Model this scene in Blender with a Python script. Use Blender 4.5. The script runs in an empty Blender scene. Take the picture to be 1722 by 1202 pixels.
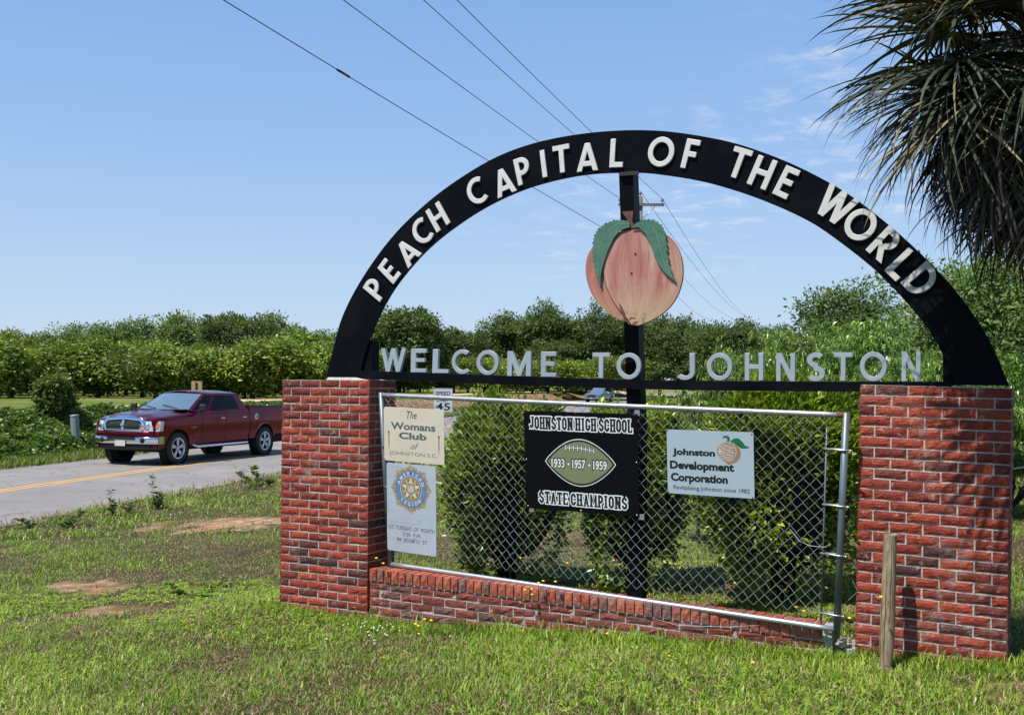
import bpy, bmesh, math, random
import numpy as np
from mathutils import Vector, Matrix
from mathutils.geometry import delaunay_2d_cdt
R = math.radians
rs = np.random.RandomState
random.seed(7)
scene = bpy.context.scene
col = scene.collection

# ------------------------------------------------------------------ camera
H = 2.3
F_PX, PITCH, ROLL = 1808.0, R(1.21), R(.48)
cam_d = bpy.data.cameras.new('camera')
cam = bpy.data.objects.new('camera', cam_d)
col.objects.link(cam)
cam_d.sensor_width = 36
cam_d.lens = F_PX / 1722 * 36
cam_d.clip_start = .1
cam_d.clip_end = 5000
cam.matrix_world = (Matrix.Translation((0, 0, H)) @ Matrix.Rotation(R(90) + PITCH, 4, 'X') @ Matrix.Rotation(ROLL, 4, 'Z'))
scene.camera = cam

# ------------------------------------------------------------------ sun, sky, exposure
SUN_EL, SUN_AZ = R(62), math.atan2(-.64, -.768)      # direction towards the sun
sun_dir = Vector((math.cos(SUN_EL) * math.cos(SUN_AZ), math.cos(SUN_EL) * math.sin(SUN_AZ), math.sin(SUN_EL)))
sl = bpy.data.lights.new('sun', 'SUN')
sl.energy = 5.0
sl.angle = R(.53)
sl.color = (1, .955, .88)
so = bpy.data.objects.new('sun', sl)
col.objects.link(so)
so.rotation_euler = sun_dir.to_track_quat('Z', 'Y').to_euler()
world = bpy.data.worlds.new('World')
scene.world = world
world.use_nodes = True
wn, wl = world.node_tree.nodes, world.node_tree.links
for n in list(wn):
    wn.remove(n)
out = wn.new('ShaderNodeOutputWorld')
bg = wn.new('ShaderNodeBackground')
sky = wn.new('ShaderNodeTexSky')
sky.sky_type = 'NISHITA'
sky.sun_disc = False
sky.sun_elevation = SUN_EL
sky.sun_rotation = math.pi / 2 - SUN_AZ
sky.altitude = 150
sky.air_density = 1.0
sky.dust_density = .15
sky.ozone_density = 3.0
bg.inputs['Strength'].default_value = .105
tc = wn.new('ShaderNodeTexCoord')
sep = wn.new('ShaderNodeSeparateXYZ')
wl.new(tc.outputs['Generated'], sep.inputs[0])


def wmath(op, a, b=None, c=None):
    n = wn.new('ShaderNodeMath')
    n.operation = op
    for i, v in enumerate((a, b, c)):
        if v is None:
            continue
        if isinstance(v, (int, float)):
            n.inputs[i].default_value = v
        else:
            wl.new(v, n.inputs[i])
    return n.outputs[0]


CLX, CLY = 5.3, 2.9
zc = wmath('MAXIMUM', sep.outputs[2], .02)
zd = wmath('ADD', zc, .12)
cmb = wn.new('ShaderNodeCombineXYZ')
wl.new(wmath('DIVIDE', sep.outputs[0], zd), cmb.inputs[0])
wl.new(wmath('DIVIDE', sep.outputs[1], zd), cmb.inputs[1])


def wnoise(scale, detail, rough, off, dist=0):
    mp = wn.new('ShaderNodeMapping')
    mp.inputs['Location'].default_value = off
    mp.inputs['Rotation'].default_value = (0, 0, .5)
    mp.inputs['Scale'].default_value = (1, 1.15, 1)
    wl.new(cmb.outputs[0], mp.inputs[0])
    n = wn.new('ShaderNodeTexNoise')
    n.inputs['Scale'].default_value = scale
    n.inputs['Detail'].default_value = detail
    n.inputs['Roughness'].default_value = rough
    n.inputs['Distortion'].default_value = dist
    wl.new(mp.outputs[0], n.inputs['Vector'])
    return n.outputs['Fac']


def wramp(v, a, b):
    n = wn.new('ShaderNodeMapRange')
    n.interpolation_type = 'SMOOTHSTEP'
    n.inputs[1].default_value = a
    n.inputs[2].default_value = b
    wl.new(v, n.inputs[0])
    return n.outputs[0]


big = wramp(wnoise(.7, 2, .5, (CLX, CLY, 0)), .44, .62)
fine = wramp(wnoise(7.5, 7, .62, (1.3, 4.4, 0), .3), .46, .76)
cl = wmath('MULTIPLY', wmath('MULTIPLY', big, fine), .55)
cl = wmath('MULTIPLY', cl, wramp(sep.outputs[2], .05, .13))
cl = wmath('MULTIPLY', cl, wramp(sep.outputs[0], -.12, .12))
mixc = wn.new('ShaderNodeMixRGB')
wl.new(cl, mixc.inputs[0])
hs = wn.new('ShaderNodeHueSaturation')
hs.inputs['Saturation'].default_value = 1.0
wl.new(sky.outputs[0], hs.inputs['Color'])
grad = wn.new('ShaderNodeValToRGB')
ge = grad.color_ramp.elements
while len(ge) < 5: ge.new(.5)
for i_, (p_, c_) in enumerate(((0, (.53, .66, .84)), (.1, (.45, .62, .86)), (.2, (.34, .54, .87)), (.36, (.23, .44, .83)), (1, (.07, .20, .55)))):
    ge[i_].position = p_
    ge[i_].color = (*c_, 1)
wl.new(sep.outputs[2], grad.inputs[0])
gsc = wn.new('ShaderNodeMixRGB')
gsc.blend_type = 'MULTIPLY'
gsc.inputs[0].default_value = 1
gsc.inputs[2].default_value = (7.45, 7.4, 7.45, 1)
wl.new(grad.outputs[0], gsc.inputs[1])
gmx = wn.new('ShaderNodeMixRGB')
gmx.inputs[0].default_value = .82
wl.new(hs.outputs[0], gmx.inputs[1])
wl.new(gsc.outputs[0], gmx.inputs[2])
wl.new(gmx.outputs[0], mixc.inputs[1])
mixc.inputs[2].default_value = (6.3, 6.5, 7.0, 1)
wl.new(mixc.outputs[0], bg.inputs['Color'])
wl.new(bg.outputs[0], out.inputs[0])
vs = scene.view_settings
vs.view_transform = 'Standard'
vs.look = 'None'
vs.exposure = .40
vs.gamma = 1
vs.use_curve_mapping = False
scene.cycles.max_bounces = 6
scene.cycles.diffuse_bounces = 1
scene.cycles.glossy_bounces = 3
scene.cycles.transmission_bounces = 4
scene.cycles.transparent_max_bounces = 8

# ------------------------------------------------------------------ projection helpers (calibration of places)
def _rot():
    ca, sa, cr, sr = math.cos(PITCH), math.sin(PITCH), math.cos(ROLL), math.sin(ROLL)
    return np.array([[cr, 0, sr], [0, 1, 0], [-sr, 0, cr]]) @ np.array([[1, 0, 0], [0, ca, sa], [0, -sa, ca]])


RM = _rot()


def ray(px, py):
    return RM.T @ np.array([(px - 861) / F_PX, 1, -(py - 601) / F_PX])


def at(px, py, Y):
    d = ray(px, py)
    return np.array([0, 0, H]) + d * (Y / d[1])


TH = R(27.3)
P0 = np.array([-1.97, 9.23, 2.29])
DV = np.array([math.cos(TH), -math.sin(TH), 0])
BV = np.array([math.sin(TH), math.cos(TH), 0])


def WP(px, py, d=0.0):
    """photo position -> (along, up) on the wall-parallel plane lying d behind the pillars' face"""
    r = ray(px, py)
    O = np.array([0, 0, H])
    t = ((P0 + BV * d - O) @ BV) / (r @ BV)
    q = O + r * t - P0
    return q @ DV, q[2]


def wall(s, d, h):
    return P0 + DV * s + BV * d + np.array([0, 0, h])


# ------------------------------------------------------------------ object helpers
def tag(o, label=None, cat=None, group=None, kind=None):
    if label: o['label'] = label
    if cat: o['category'] = cat
    if group: o['group'] = group
    if kind: o['kind'] = kind
    return o


def empty(name, loc, rz=0, label=None, cat=None, group=None, rot=None):
    o = bpy.data.objects.new(name, None)
    o.empty_display_size = .1
    col.objects.link(o)
    o.location = loc
    o.rotation_euler = rot if rot else (0, 0, rz)
    return tag(o, label, cat, group)


def link(name, me, parent=None, loc=None, rz=0):
    o = bpy.data.objects.new(name, me)
    col.objects.link(o)
    if parent: o.parent = parent
    if loc is not None: o.location = loc
    if rz: o.rotation_euler = (0, 0, rz)
    return o


def copy_tree(o, parent=None):
    c = o.copy()
    col.objects.link(c)
    c.parent = parent
    for ch in list(o.children):
        copy_tree(ch, c)
    return c


def np_mesh(name, verts, faces, mat=None, attr=None, smooth=False, mat_idx=None):
    """verts (n,3); faces (m,k) all the same size; attr: dict of per-face floats"""
    me = bpy.data.meshes.new(name)
    verts = np.asarray(verts, dtype=np.float32)
    faces = np.asarray(faces, dtype=np.int32)
    m, k = faces.shape
    me.vertices.add(len(verts))
    me.vertices.foreach_set('co', verts.ravel())
    me.loops.add(m * k)
    me.loops.foreach_set('vertex_index', faces.ravel())
    me.polygons.add(m)
    me.polygons.foreach_set('loop_start', np.arange(0, m * k, k, dtype=np.int32))
    me.polygons.foreach_set('loop_total', np.full(m, k, dtype=np.int32))
    if smooth:
        me.polygons.foreach_set('use_smooth', np.ones(m, dtype=bool))
    for an, av in (attr or {}).items():
        a = me.attributes.new(an, 'FLOAT', 'FACE')
        a.data.foreach_set('value', np.asarray(av, dtype=np.float32))
    mats = mat if isinstance(mat, (list, tuple)) else [mat]
    for mm in mats:
        if mm: me.materials.append(mm)
    if mat_idx is not None:
        me.polygons.foreach_set('material_index', np.asarray(mat_idx, dtype=np.int32))
    me.update(calc_edges=True)
    return me


class MB:
    def __init__(s):
        s.v, s.f, s.sm = [], [], []

    def add(s, v, f, smooth=False):
        b = len(s.v)
        s.v += [tuple(map(float, p)) for p in v]
        s.f += [tuple(i + b for i in q) for q in f]
        s.sm += [smooth] * len(f)
        return s

    def box(s, x0, x1, y0, y1, z0, z1, rz=0, c=(0, 0)):
        v = [(x, y, z) for x in (x0, x1) for y in (y0, y1) for z in (z0, z1)]
        if rz:
            cc, ss = math.cos(rz), math.sin(rz)
            v = [(c[0] + (x - c[0]) * cc - (y - c[1]) * ss, c[1] + (x - c[0]) * ss + (y - c[1]) * cc, z) for x, y, z in v]
        return s.add(v, [(0, 1, 3, 2), (4, 6, 7, 5), (0, 4, 5, 1), (2, 3, 7, 6), (0, 2, 6, 4), (1, 5, 7, 3)])

    def tube(s, pts, r, n=6, cap=True, smooth=True):
        pts = [Vector(p) for p in pts]
        rr = r if isinstance(r, (list, tuple)) else [r] * len(pts)
        ring = []
        b = len(s.v)
        prev = None
        for i, p in enumerate(pts):
            t = (pts[min(i + 1, len(pts) - 1)] - pts[max(i - 1, 0)]).normalized()
            if prev is None:
                a = t.cross(Vector((0, 0, 1)))
                if a.length < .1: a = t.cross(Vector((1, 0, 0)))
                a.normalize()
            else:
                a = (prev - t * prev.dot(t)).normalized()
            prev = a
            bb = t.cross(a)
            for k in range(n):
                an = 2 * math.pi * k / n
                s.v.append(tuple(p + (a * math.cos(an) + bb * math.sin(an)) * rr[i]))
        for i in range(len(pts) - 1):
            for k in range(n):
                s.f.append((b + i * n + k, b + i * n + (k + 1) % n, b + (i + 1) * n + (k + 1) % n, b + (i + 1) * n + k))
                s.sm.append(smooth)
        if cap:
            s.f.append(tuple(b + k for k in reversed(range(n)))); s.sm.append(False)
            s.f.append(tuple(b + (len(pts) - 1) * n + k for k in range(n))); s.sm.append(False)
        return s

    def grid(s, P, smooth=True, flip=False):
        """P: rows of points"""
        b = len(s.v)
        nr, nc = len(P), len(P[0])
        for row in P:
            for p in row: s.v.append(tuple(map(float, p)))
        for i in range(nr - 1):
            for j in range(nc - 1):
                q = (b + i * nc + j, b + i * nc + j + 1, b + (i + 1) * nc + j + 1, b + (i + 1) * nc + j)
                s.f.append(q[::-1] if flip else q)
                s.sm.append(smooth)
        return s

    def lathe(s, prof, c=(0, 0, 0), axis='z', n=20, smooth=True):
        """prof: list of (r, a) along the axis"""
        b = len(s.v)
        for r_, a in prof:
            for k in range(n):
                t = 2 * math.pi * k / n
                u, w = r_ * math.cos(t), r_ * math.sin(t)
                p = {'z': (u, w, a), 'y': (u, a, w), 'x': (a, u, w)}[axis]
                s.v.append((p[0] + c[0], p[1] + c[1], p[2] + c[2]))
        for i in range(len(prof) - 1):
            for k in range(n):
                s.f.append((b + i * n + k, b + i * n + (k + 1) % n, b + (i + 1) * n + (k + 1) % n, b + (i + 1) * n + k))
                s.sm.append(smooth)
        return s

    def mesh(s, name, mat):
        me = bpy.data.meshes.new(name)
        me.from_pydata(s.v, [], s.f)
        me.polygons.foreach_set('use_smooth', s.sm)
        if mat: me.materials.append(mat)
        me.update()
        return me

    def build(s, name, mat, parent=None, loc=None):
        return link(name, s.mesh(name, mat), parent, loc)


def bevel(o, w, seg=2):
    m = o.modifiers.new('bevel', 'BEVEL')
    m.width = w
    m.segments = seg
    m.limit_method = 'ANGLE'
    m.angle_limit = R(35)
    return o


# ------------------------------------------------------------------ materials
def new_mat(name):
    m = bpy.data.materials.new(name)
    m.use_nodes = True
    nt = m.node_tree
    for n in list(nt.nodes): nt.nodes.remove(n)
    o = nt.nodes.new('ShaderNodeOutputMaterial')
    b = nt.nodes.new('ShaderNodeBsdfPrincipled')
    nt.links.new(b.outputs[0], o.inputs[0])
    return m, nt, b, o


class NT:
    def __init__(s, nt):
        s.nt = nt

    def n(s, t, **kw):
        k = s.nt.nodes.new('ShaderNode' + t)
        for a, v in kw.items(): setattr(k, a, v)
        return k

    def l(s, a, b):
        s.nt.links.new(a, b)

    def math(s, op, a, b=None):
        k = s.n('Math', operation=op)
        for i, v in enumerate((a, b)):
            if v is None: continue
            if isinstance(v, (int, float)): k.inputs[i].default_value = v
            else: s.l(v, k.inputs[i])
        return k.outputs[0]

    def noise(s, scale, detail=3, rough=.5, vec=None, dist=0, w=None):
        k = s.n('TexNoise')
        k.inputs['Scale'].default_value = scale
        k.inputs['Detail'].default_value = detail
        k.inputs['Roughness'].default_value = rough
        k.inputs['Distortion'].default_value = dist
        if vec is not None: s.l(vec, k.inputs['Vector'])
        return k.outputs['Fac']

    def ramp(s, v, a, b, c0=0.0, c1=1.0):
        k = s.n('MapRange')
        k.inputs[1].default_value = a; k.inputs[2].default_value = b
        k.inputs[3].default_value = c0; k.inputs[4].default_value = c1
        s.l(v, k.inputs[0])
        return k.outputs[0]

    def cramp(s, v, stops):
        k = s.n('ValToRGB')
        e = k.color_ramp.elements
        while len(e) < len(stops): e.new(.5)
        for i, (p, c) in enumerate(stops):
            e[i].position = p
            e[i].color = (*c, 1)
        s.l(v, k.inputs[0])
        return k.outputs[0]

    def mix(s, f, a, b, mode='MIX'):
        k = s.n('MixRGB', blend_type=mode)
        for i, v in enumerate((f, a, b)):
            if isinstance(v, (int, float)): k.inputs[i].default_value = v
            elif isinstance(v, tuple): k.inputs[i].default_value = (*v, 1)
            else: s.l(v, k.inputs[i])
        return k.outputs[0]

    def bump(s, h, strength, dist, bsdf):
        k = s.n('Bump')
        k.inputs['Strength'].default_value = strength
        k.inputs['Distance'].default_value = dist
        s.l(h, k.inputs['Height'])
        s.l(k.outputs[0], bsdf.inputs['Normal'])


def simple(name, c, rough=.6, metal=0.0, spec=.5, coat=0.0, var=0.0, vscale=6, bump=0.0, bscale=60, dirt=None):
    m, nt, b, o = new_mat(name)
    t = NT(nt)
    b.inputs['Base Color'].default_value = (*c, 1)
    b.inputs['Roughness'].default_value = rough
    b.inputs['Metallic'].default_value = metal
    b.inputs['Specular IOR Level'].default_value = spec
    b.inputs['Coat Weight'].default_value = coat
    b.inputs['Coat Roughness'].default_value = .05
    if var or bump or dirt:
        tcn = t.n('TexCoord')
        if var or dirt:
            nz = t.noise(vscale, 5, .6, tcn.outputs['Object'])
            d = dirt or tuple(x * (1 - var) for x in c)
            fac = t.ramp(nz, .42, .72, 0, 1 if not dirt else var)
            t.l(t.mix(fac, tuple(c), d), b.inputs['Base Color'])
        if bump:
            t.bump(t.noise(bscale, 3, .6, tcn.outputs['Object']), bump, .01, b)
    return m


def foliage(name, c0, c1, c2=None, trans=.35, rough=.45):
    m, nt, b, o = new_mat(name)
    t = NT(nt)
    a = t.n('Attribute', attribute_name='rnd')
    oi = t.n('ObjectInfo')
    tc_ = t.n('TexCoord')
    stops = [(0, c0), (.7, c1), (1, c2 or c1)]
    c = t.cramp(a.outputs['Fac'], stops)
    hsv = t.n('HueSaturation')
    t.l(c, hsv.inputs['Color'])
    t.l(t.ramp(oi.outputs['Random'], 0, 1, .82, 1.15), hsv.inputs['Value'])
    t.l(t.ramp(oi.outputs['Random'], 0, 1, .49, .51), hsv.inputs['Hue'])
    t.l(hsv.outputs[0], b.inputs['Base Color'])
    b.inputs['Roughness'].default_value = rough
    b.inputs['Specular IOR Level'].default_value = .45
    tr = t.n('BsdfTranslucent')
    t.l(t.mix(.5, hsv.outputs[0], (.30, .42, .04)), tr.inputs['Color'])
    ms = t.n('MixShader')
    ms.inputs[0].default_value = trans
    t.l(b.outputs[0], ms.inputs[1])
    t.l(tr.outputs[0], ms.inputs[2])
    t.l(ms.outputs[0], o.inputs[0])
    return m


def brick_mat(name, stops, worn=.25):
    m, nt, b, o = new_mat(name)
    t = NT(nt)
    oi = t.n('ObjectInfo')
    tc_ = t.n('TexCoord')
    off = t.n('VectorMath', operation='ADD')
    sc = t.n('CombineXYZ')
    t.l(t.math('MULTIPLY', oi.outputs['Random'], 91.0), sc.inputs[0])
    t.l(t.math('MULTIPLY', oi.outputs['Random'], 37.0), sc.inputs[2])
    t.l(tc_.outputs['Object'], off.inputs[0])
    t.l(sc.outputs[0], off.inputs[1])
    vec = off.outputs[0]
    base = t.cramp(oi.outputs['Random'], stops)
    n1 = t.noise(16, 5, .6, vec, .6)
    base = t.mix(t.ramp(n1, .42, .7, 0, .65), base, t.mix(1, base, (.34, .28, .32), 'MULTIPLY'))
    n2 = t.noise(22, 3, .5, vec, 1.2)
    base = t.mix(t.ramp(n2, .62, .70, 0, worn * 1.6), base, (.60, .36, .22))
    n3 = t.noise(45, 4, .65, vec, 1.0)
    pit = t.ramp(n3, .36, .43, 1, 0)
    base = t.mix(t.math('MULTIPLY', pit, .7), base, (.03, .012, .01))
    gm = t.n('NewGeometry')
    n4 = t.noise(1.7, 5, .7, gm.outputs['Position'], .5)
    base = t.mix(t.math('MULTIPLY', t.ramp(n4, .56, .76, 0, .75), t.ramp(n1, .4, .6)), base, (.46, .38, .34))
    t.l(base, b.inputs['Base Color'])
    b.inputs['Roughness'].default_value = .62
    b.inputs['Specular IOR Level'].default_value = .35
    hgt = t.math('ADD', t.math('MULTIPLY', t.noise(34, 5, .6, vec, 1.8), .9), t.math('MULTIPLY', n3, .5))
    t.bump(hgt, 1.0, .0085, b)
    return m


M = {}
M['brick'] = brick_mat('red_brick', [(0, (.15, .020, .012)), (.22, (.25, .031, .015)), (.5, (.33, .045, .02)), (.66, (.36, .062, .025)), (.8, (.26, .036, .017)), (.9, (.18, .034, .02)), (.96, (.12, .03, .023)), (1, (.07, .026, .026))])
M['ledge'] = brick_mat('ledge_brick', [(0, (.4, .085, .045)), (.4, (.46, .13, .07)), (.7, (.36, .11, .07)), (1, (.22, .11, .09))], .15)
M['low'] = brick_mat('weathered_brick', [(0, (.19, .04, .028)), (.5, (.26, .06, .038)), (.8, (.2, .06, .05)), (1, (.16, .075, .065))], .35)
M['mortar'] = simple('mortar', (.46, .43, .38), .9, var=.35, vscale=14, bump=.8, bscale=70)
M['black'] = simple('black_painted_steel', (.003, .0035, .006), .42, spec=.05, dirt=(.02, .018, .02), var=.3, vscale=2.2, bump=.15, bscale=4)
M['black_rust'] = simple('dark_rusty_steel', (.012, .012, .014), .5, dirt=(.1, .045, .03), var=.5, vscale=4)
M['galv'] = simple('galvanised_pipe', (.42, .44, .46), .38, metal=.65, dirt=(.3, .2, .15), var=.25, vscale=5, bump=.1, bscale=200)
M['galv_dark'] = simple('weathered_post_pipe', (.13, .17, .19), .45, metal=.4, dirt=(.08, .08, .08), var=.6, vscale=9)
M['wire'] = simple('chain_link_wire', (.40, .41, .40), .45, metal=.4)
M['rust'] = simple('rust_spot', (.16, .055, .03), .85, var=.5, vscale=40)
M['bolt'] = simple('bolt_steel', (.5, .5, .48), .35, metal=.8)
M['ink'] = simple('black_print', (.008, .008, .008), .45)
M['deepgreen'] = simple('faded_green_ink', (.075, .13, .125), .6, var=.35, vscale=40)
M['greyink'] = simple('faded_grey_ink', (.16, .17, .17), .6, var=.3, vscale=60)
M['brownink'] = simple('brown_ink', (.075, .055, .045), .6)
M['whitep'] = simple('white_print', (.72, .77, .78), .4, var=.15, vscale=30)
M['asphaltline'] = simple('yellow_line_paint', (.72, .36, .055), .7, var=.3, vscale=6, dirt=(.4, .27, .12))


def letter_mat():
    m, nt, b, o = new_mat('white_letter_paint')
    t = NT(nt)
    tc_ = t.n('TexCoord')
    n1 = t.noise(9, 6, .65, tc_.outputs['Object'])
    n2 = t.noise(34, 5, .7, tc_.outputs['Object'], .8)
    c = t.mix(t.ramp(n1, .4, .75, 0, .5), (.60, .60, .57), (.40, .40, .38))
    c = t.mix(t.ramp(n2, .68, .76, 0, .8), c, (.16, .12, .09))
    t.l(c, b.inputs['Base Color'])
    b.inputs['Roughness'].default_value = .5
    t.bump(n2, .2, .004, b)
    return m


M['letter'] = letter_mat()
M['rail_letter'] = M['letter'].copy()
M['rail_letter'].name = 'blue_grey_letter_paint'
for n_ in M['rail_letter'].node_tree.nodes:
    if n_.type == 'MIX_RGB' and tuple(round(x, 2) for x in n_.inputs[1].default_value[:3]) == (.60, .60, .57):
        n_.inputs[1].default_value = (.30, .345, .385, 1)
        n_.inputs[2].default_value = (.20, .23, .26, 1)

# ------------------------------------------------------------------ value noise for scattering
_g = rs(3).rand(256, 256)


def vnoise(x, y, sc):
    x, y = np.asarray(x) * sc + 1000, np.asarray(y) * sc + 1000
    xi, yi = np.floor(x).astype(int), np.floor(y).astype(int)
    fx, fy = x - xi, y - yi
    fx, fy = fx * fx * (3 - 2 * fx), fy * fy * (3 - 2 * fy)
    g = lambda a, b: _g[a % 256, b % 256]
    return (g(xi, yi) * (1 - fx) + g(xi + 1, yi) * fx) * (1 - fy) + (g(xi, yi + 1) * (1 - fx) + g(xi + 1, yi + 1) * fx) * fy


def fbm(x, y, sc):
    return (vnoise(x, y, sc) * .5 + vnoise(x, y, sc * 2.1) * .27 + vnoise(x, y, sc * 4.7) * .23)


# ------------------------------------------------------------------ road line and terrain
RC = np.array([(-22.5, -40), (-17.8, -10), (-13.1, 9.6), (-10.25, 21.5), (-7.3, 33.6), (-4.9, 44.5), (-2.6, 56), (1.0, 74), (4.4, 92), (9.6, 118), (17, 150), (30, 200), (60, 300)], float)


def catmull(P, n=8):
    P = np.vstack([2 * P[0] - P[1], P, 2 * P[-1] - P[-2]])
    o = []
    for i in range(1, len(P) - 2):
        for t in np.linspace(0, 1, n, endpoint=False):
            a, b, c, d = P[i - 1:i + 3]
            o.append(.5 * ((2 * b) + (-a + c) * t + (2 * a - 5 * b + 4 * c - d) * t * t + (-a + 3 * b - 3 * c + d) * t ** 3))
    o.append(P[-2])
    return np.array(o)


ROAD = catmull(RC, 8)


def road_sd(x, y):
    """signed distance to the centre line, positive on the camera's side"""
    x, y = np.asarray(x, float), np.asarray(y, float)
    best = np.full(x.shape, 1e9)
    sg = np.ones(x.shape)
    for a, b in zip(ROAD[:-1], ROAD[1:]):
        d = b - a
        L2 = d @ d
        t = np.clip(((x - a[0]) * d[0] + (y - a[1]) * d[1]) / L2, 0, 1)
        qx, qy = x - a[0] - d[0] * t, y - a[1] - d[1] * t
        r = np.hypot(qx, qy)
        m = r < best
        best = np.where(m, r, best)
        sg = np.where(m, np.where(qx * d[1] - qy * d[0] > 0, 1, -1), sg)
    return best * sg


def sstep(x, a, b):
    t = np.clip((np.asarray(x) - a) / (b - a), 0, 1)
    return t * t * (3 - 2 * t)


HW = 3.55


def terrain(x, y):
    sd = road_sd(x, y)
    d = sd - HW
    z = np.clip(.05 * (d - 1.6), -.01, None)
    z = np.minimum(z, .62)
    z = np.where(d < 1.6, -.01, z)
    e = -sd - HW
    zl = -.01 + 1.01 * sstep(e, .9, 3.6) * (1 - .30 * sstep(y, 60, 90))
    z = np.where(sd < 0, zl, z)
    amp = np.where(np.abs(sd) < HW + .3, 0, 1)
    z = z + amp * ((fbm(x, y, .45) - .5) * .07 + (fbm(x, y, 2.2) - .5) * .03)
    # the bank facing the bend is rough bare clay
    rough = sstep(e, .8, 1.6) * (1 - sstep(e, 3.4, 5)) * sstep(y, 52, 60)
    z = z + rough * (fbm(x, y, .9) - .5) * .35
    z = z + .10 * np.exp(-(((x + 2.2) / .55) ** 2 + ((y - 9.0) / .8) ** 2))
    return z


def tz(x, y):
    return float(terrain(np.array([x]), np.array([y]))[0])


xs = np.unique(np.concatenate([np.linspace(-400, -40, 30), np.linspace(-40, -16, 60), np.linspace(-16, 8, 190), np.linspace(8, 40, 60), np.linspace(40, 400, 30)]))
ys = np.unique(np.concatenate([np.linspace(-60, 2, 12), np.linspace(2, 16, 110), np.linspace(16, 60, 150), np.linspace(60, 140, 110), np.linspace(140, 900, 40)]))
GX, GY = np.meshgrid(xs, ys)
GZ = terrain(GX.ravel(), GY.ravel())
V = np.c_[GX.ravel(), GY.ravel(), GZ]
nx, ny = len(xs), len(ys)
ii = (np.arange(ny - 1)[:, None] * nx + np.arange(nx - 1)[None]).ravel()
FQ = np.c_[ii, ii + 1, ii + nx + 1, ii + nx]


def ground_mat():
    m, nt, b, o = new_mat('lawn_soil_and_clay')
    t = NT(nt)
    g = t.n('NewGeometry')
    pos = g.outputs['Position']
    sepn = t.n('SeparateXYZ')
    t.l(pos, sepn.inputs[0])
    n1 = t.noise(1.1, 6, .6, pos)
    n2 = t.noise(9, 6, .65, pos)
    n3 = t.noise(60, 4, .7, pos)
    thatch = t.mix(t.ramp(n3, .35, .7), (.05, .038, .02), (.21, .16, .085))
    green = t.mix(t.ramp(n2, .4, .65), (.045, .085, .014), (.085, .15, .022))
    c = t.mix(t.ramp(n1, .45, .6, .15, .75), thatch, green)
    farf = t.ramp(sepn.outputs[1], 20, 45)
    farc = t.mix(t.ramp(t.noise(.35, 5, .65, pos), .45, .6), (.11, .19, .022), (.24, .2, .07))
    c = t.mix(farf, c, farc)
    clay = t.mix(t.ramp(t.noise(2.3, 6, .7, pos), .38, .62), (.10, .05, .025), (.46, .27, .15))
    clay = t.mix(t.ramp(t.noise(1.3, 6, .75, pos), .55, .62), clay, (.08, .13, .02))
    a = t.n('Attribute', attribute_name='clay')
    c = t.mix(t.math('MULTIPLY', a.outputs['Fac'], t.ramp(n2, .3, .45, .55, 1)), c, clay)
    a2 = t.n('Attribute', attribute_name='sand')
    c = t.mix(a2.outputs['Fac'], c, t.mix(t.ramp(t.noise(5, 6, .7, pos), .4, .62), (.42, .20, .09), (.70, .50, .32)))
    t.l(c, b.inputs['Base Color'])
    b.inputs['Roughness'].default_value = .95
    b.inputs['Specular IOR Level'].default_value = .1
    t.bump(t.math('ADD', n3, n2), 1.0, .05, b)
    return m


M['ground'] = ground_mat()
gm_ = np_mesh('ground', V, FQ, M['ground'], smooth=True)


def patch(x, y, px, py, rx, ry):
    """soft irregular bare patch about the place seen at (px,py)"""
    c = at(px, py, 1)
    d = ray(px, py)
    z0 = .3
    for _ in range(5):
        q = np.array([0, 0, H]) + d * ((z0 - H) / d[2])
        z0 = tz(q[0], q[1])
    r = np.hypot((x - q[0]) / rx, (y - q[1]) / ry) + (fbm(x, y, 2.3) - .5) * 1.8 + (fbm(x + 3, y, 9.0) - .5) * 1.5
    return 1 - sstep(r, .4, 1.1)


sdv = road_sd(V[:, 0], V[:, 1])
ev = -sdv - HW
clayv = sstep(ev, .6, 1.4) * (1 - sstep(ev, 3.6, 5.5)) * sstep(V[:, 1], 50, 58) * (V[:, 0] < 40)


def sand_f(x, y):
    return np.maximum.reduce([patch(x, y, 395, 880, 1.25, .85), patch(x, y, 150, 990, .6, .5) * .85, patch(x, y, 190, 1028, .4, .25) * .8, patch(x, y, 1600, 1105, .5, .12) * .5, patch(x, y, 1715, 1160, .3, .25) * .6,
                              patch(x, y, 860, 905, .9, .8) * .35, patch(x, y, 1140, 700, 1.6, 3.0) * .7])


for nm, va in (('clay', clayv), ('sand', sand_f(V[:, 0], V[:, 1]))):
    a_ = gm_.attributes.new(nm, 'FLOAT', 'POINT')
    a_.data.foreach_set('value', va.astype(np.float32))
tag(link('ground', gm_), kind='structure')


def strip(name, line, lo, hi, z, mat, dashes=None, n=1, follow=False, jit=0):
    line = np.asarray(line)
    t = np.gradient(line, axis=0)
    t /= np.linalg.norm(t, axis=1)[:, None]
    nrm = np.c_[t[:, 1], -t[:, 0]]        # to the right of travel
    rows = []
    for i in range(len(line)):
        ws = np.linspace(lo, hi, n + 1)
        r = rs(i * 7 + 1)
        row = []
        for k, w in enumerate(ws):
            ww = w + (r.uniform(-jit, jit) if k in (0, n) else 0)
            p = line[i] + nrm[i] * ww
            zz = tz(p[0], p[1]) + z if follow else z
            row.append((p[0], p[1], zz))
        rows.append(row)
    mb = MB().grid(rows, smooth=False, flip=True)
    return mb.build(name, mat)


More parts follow.
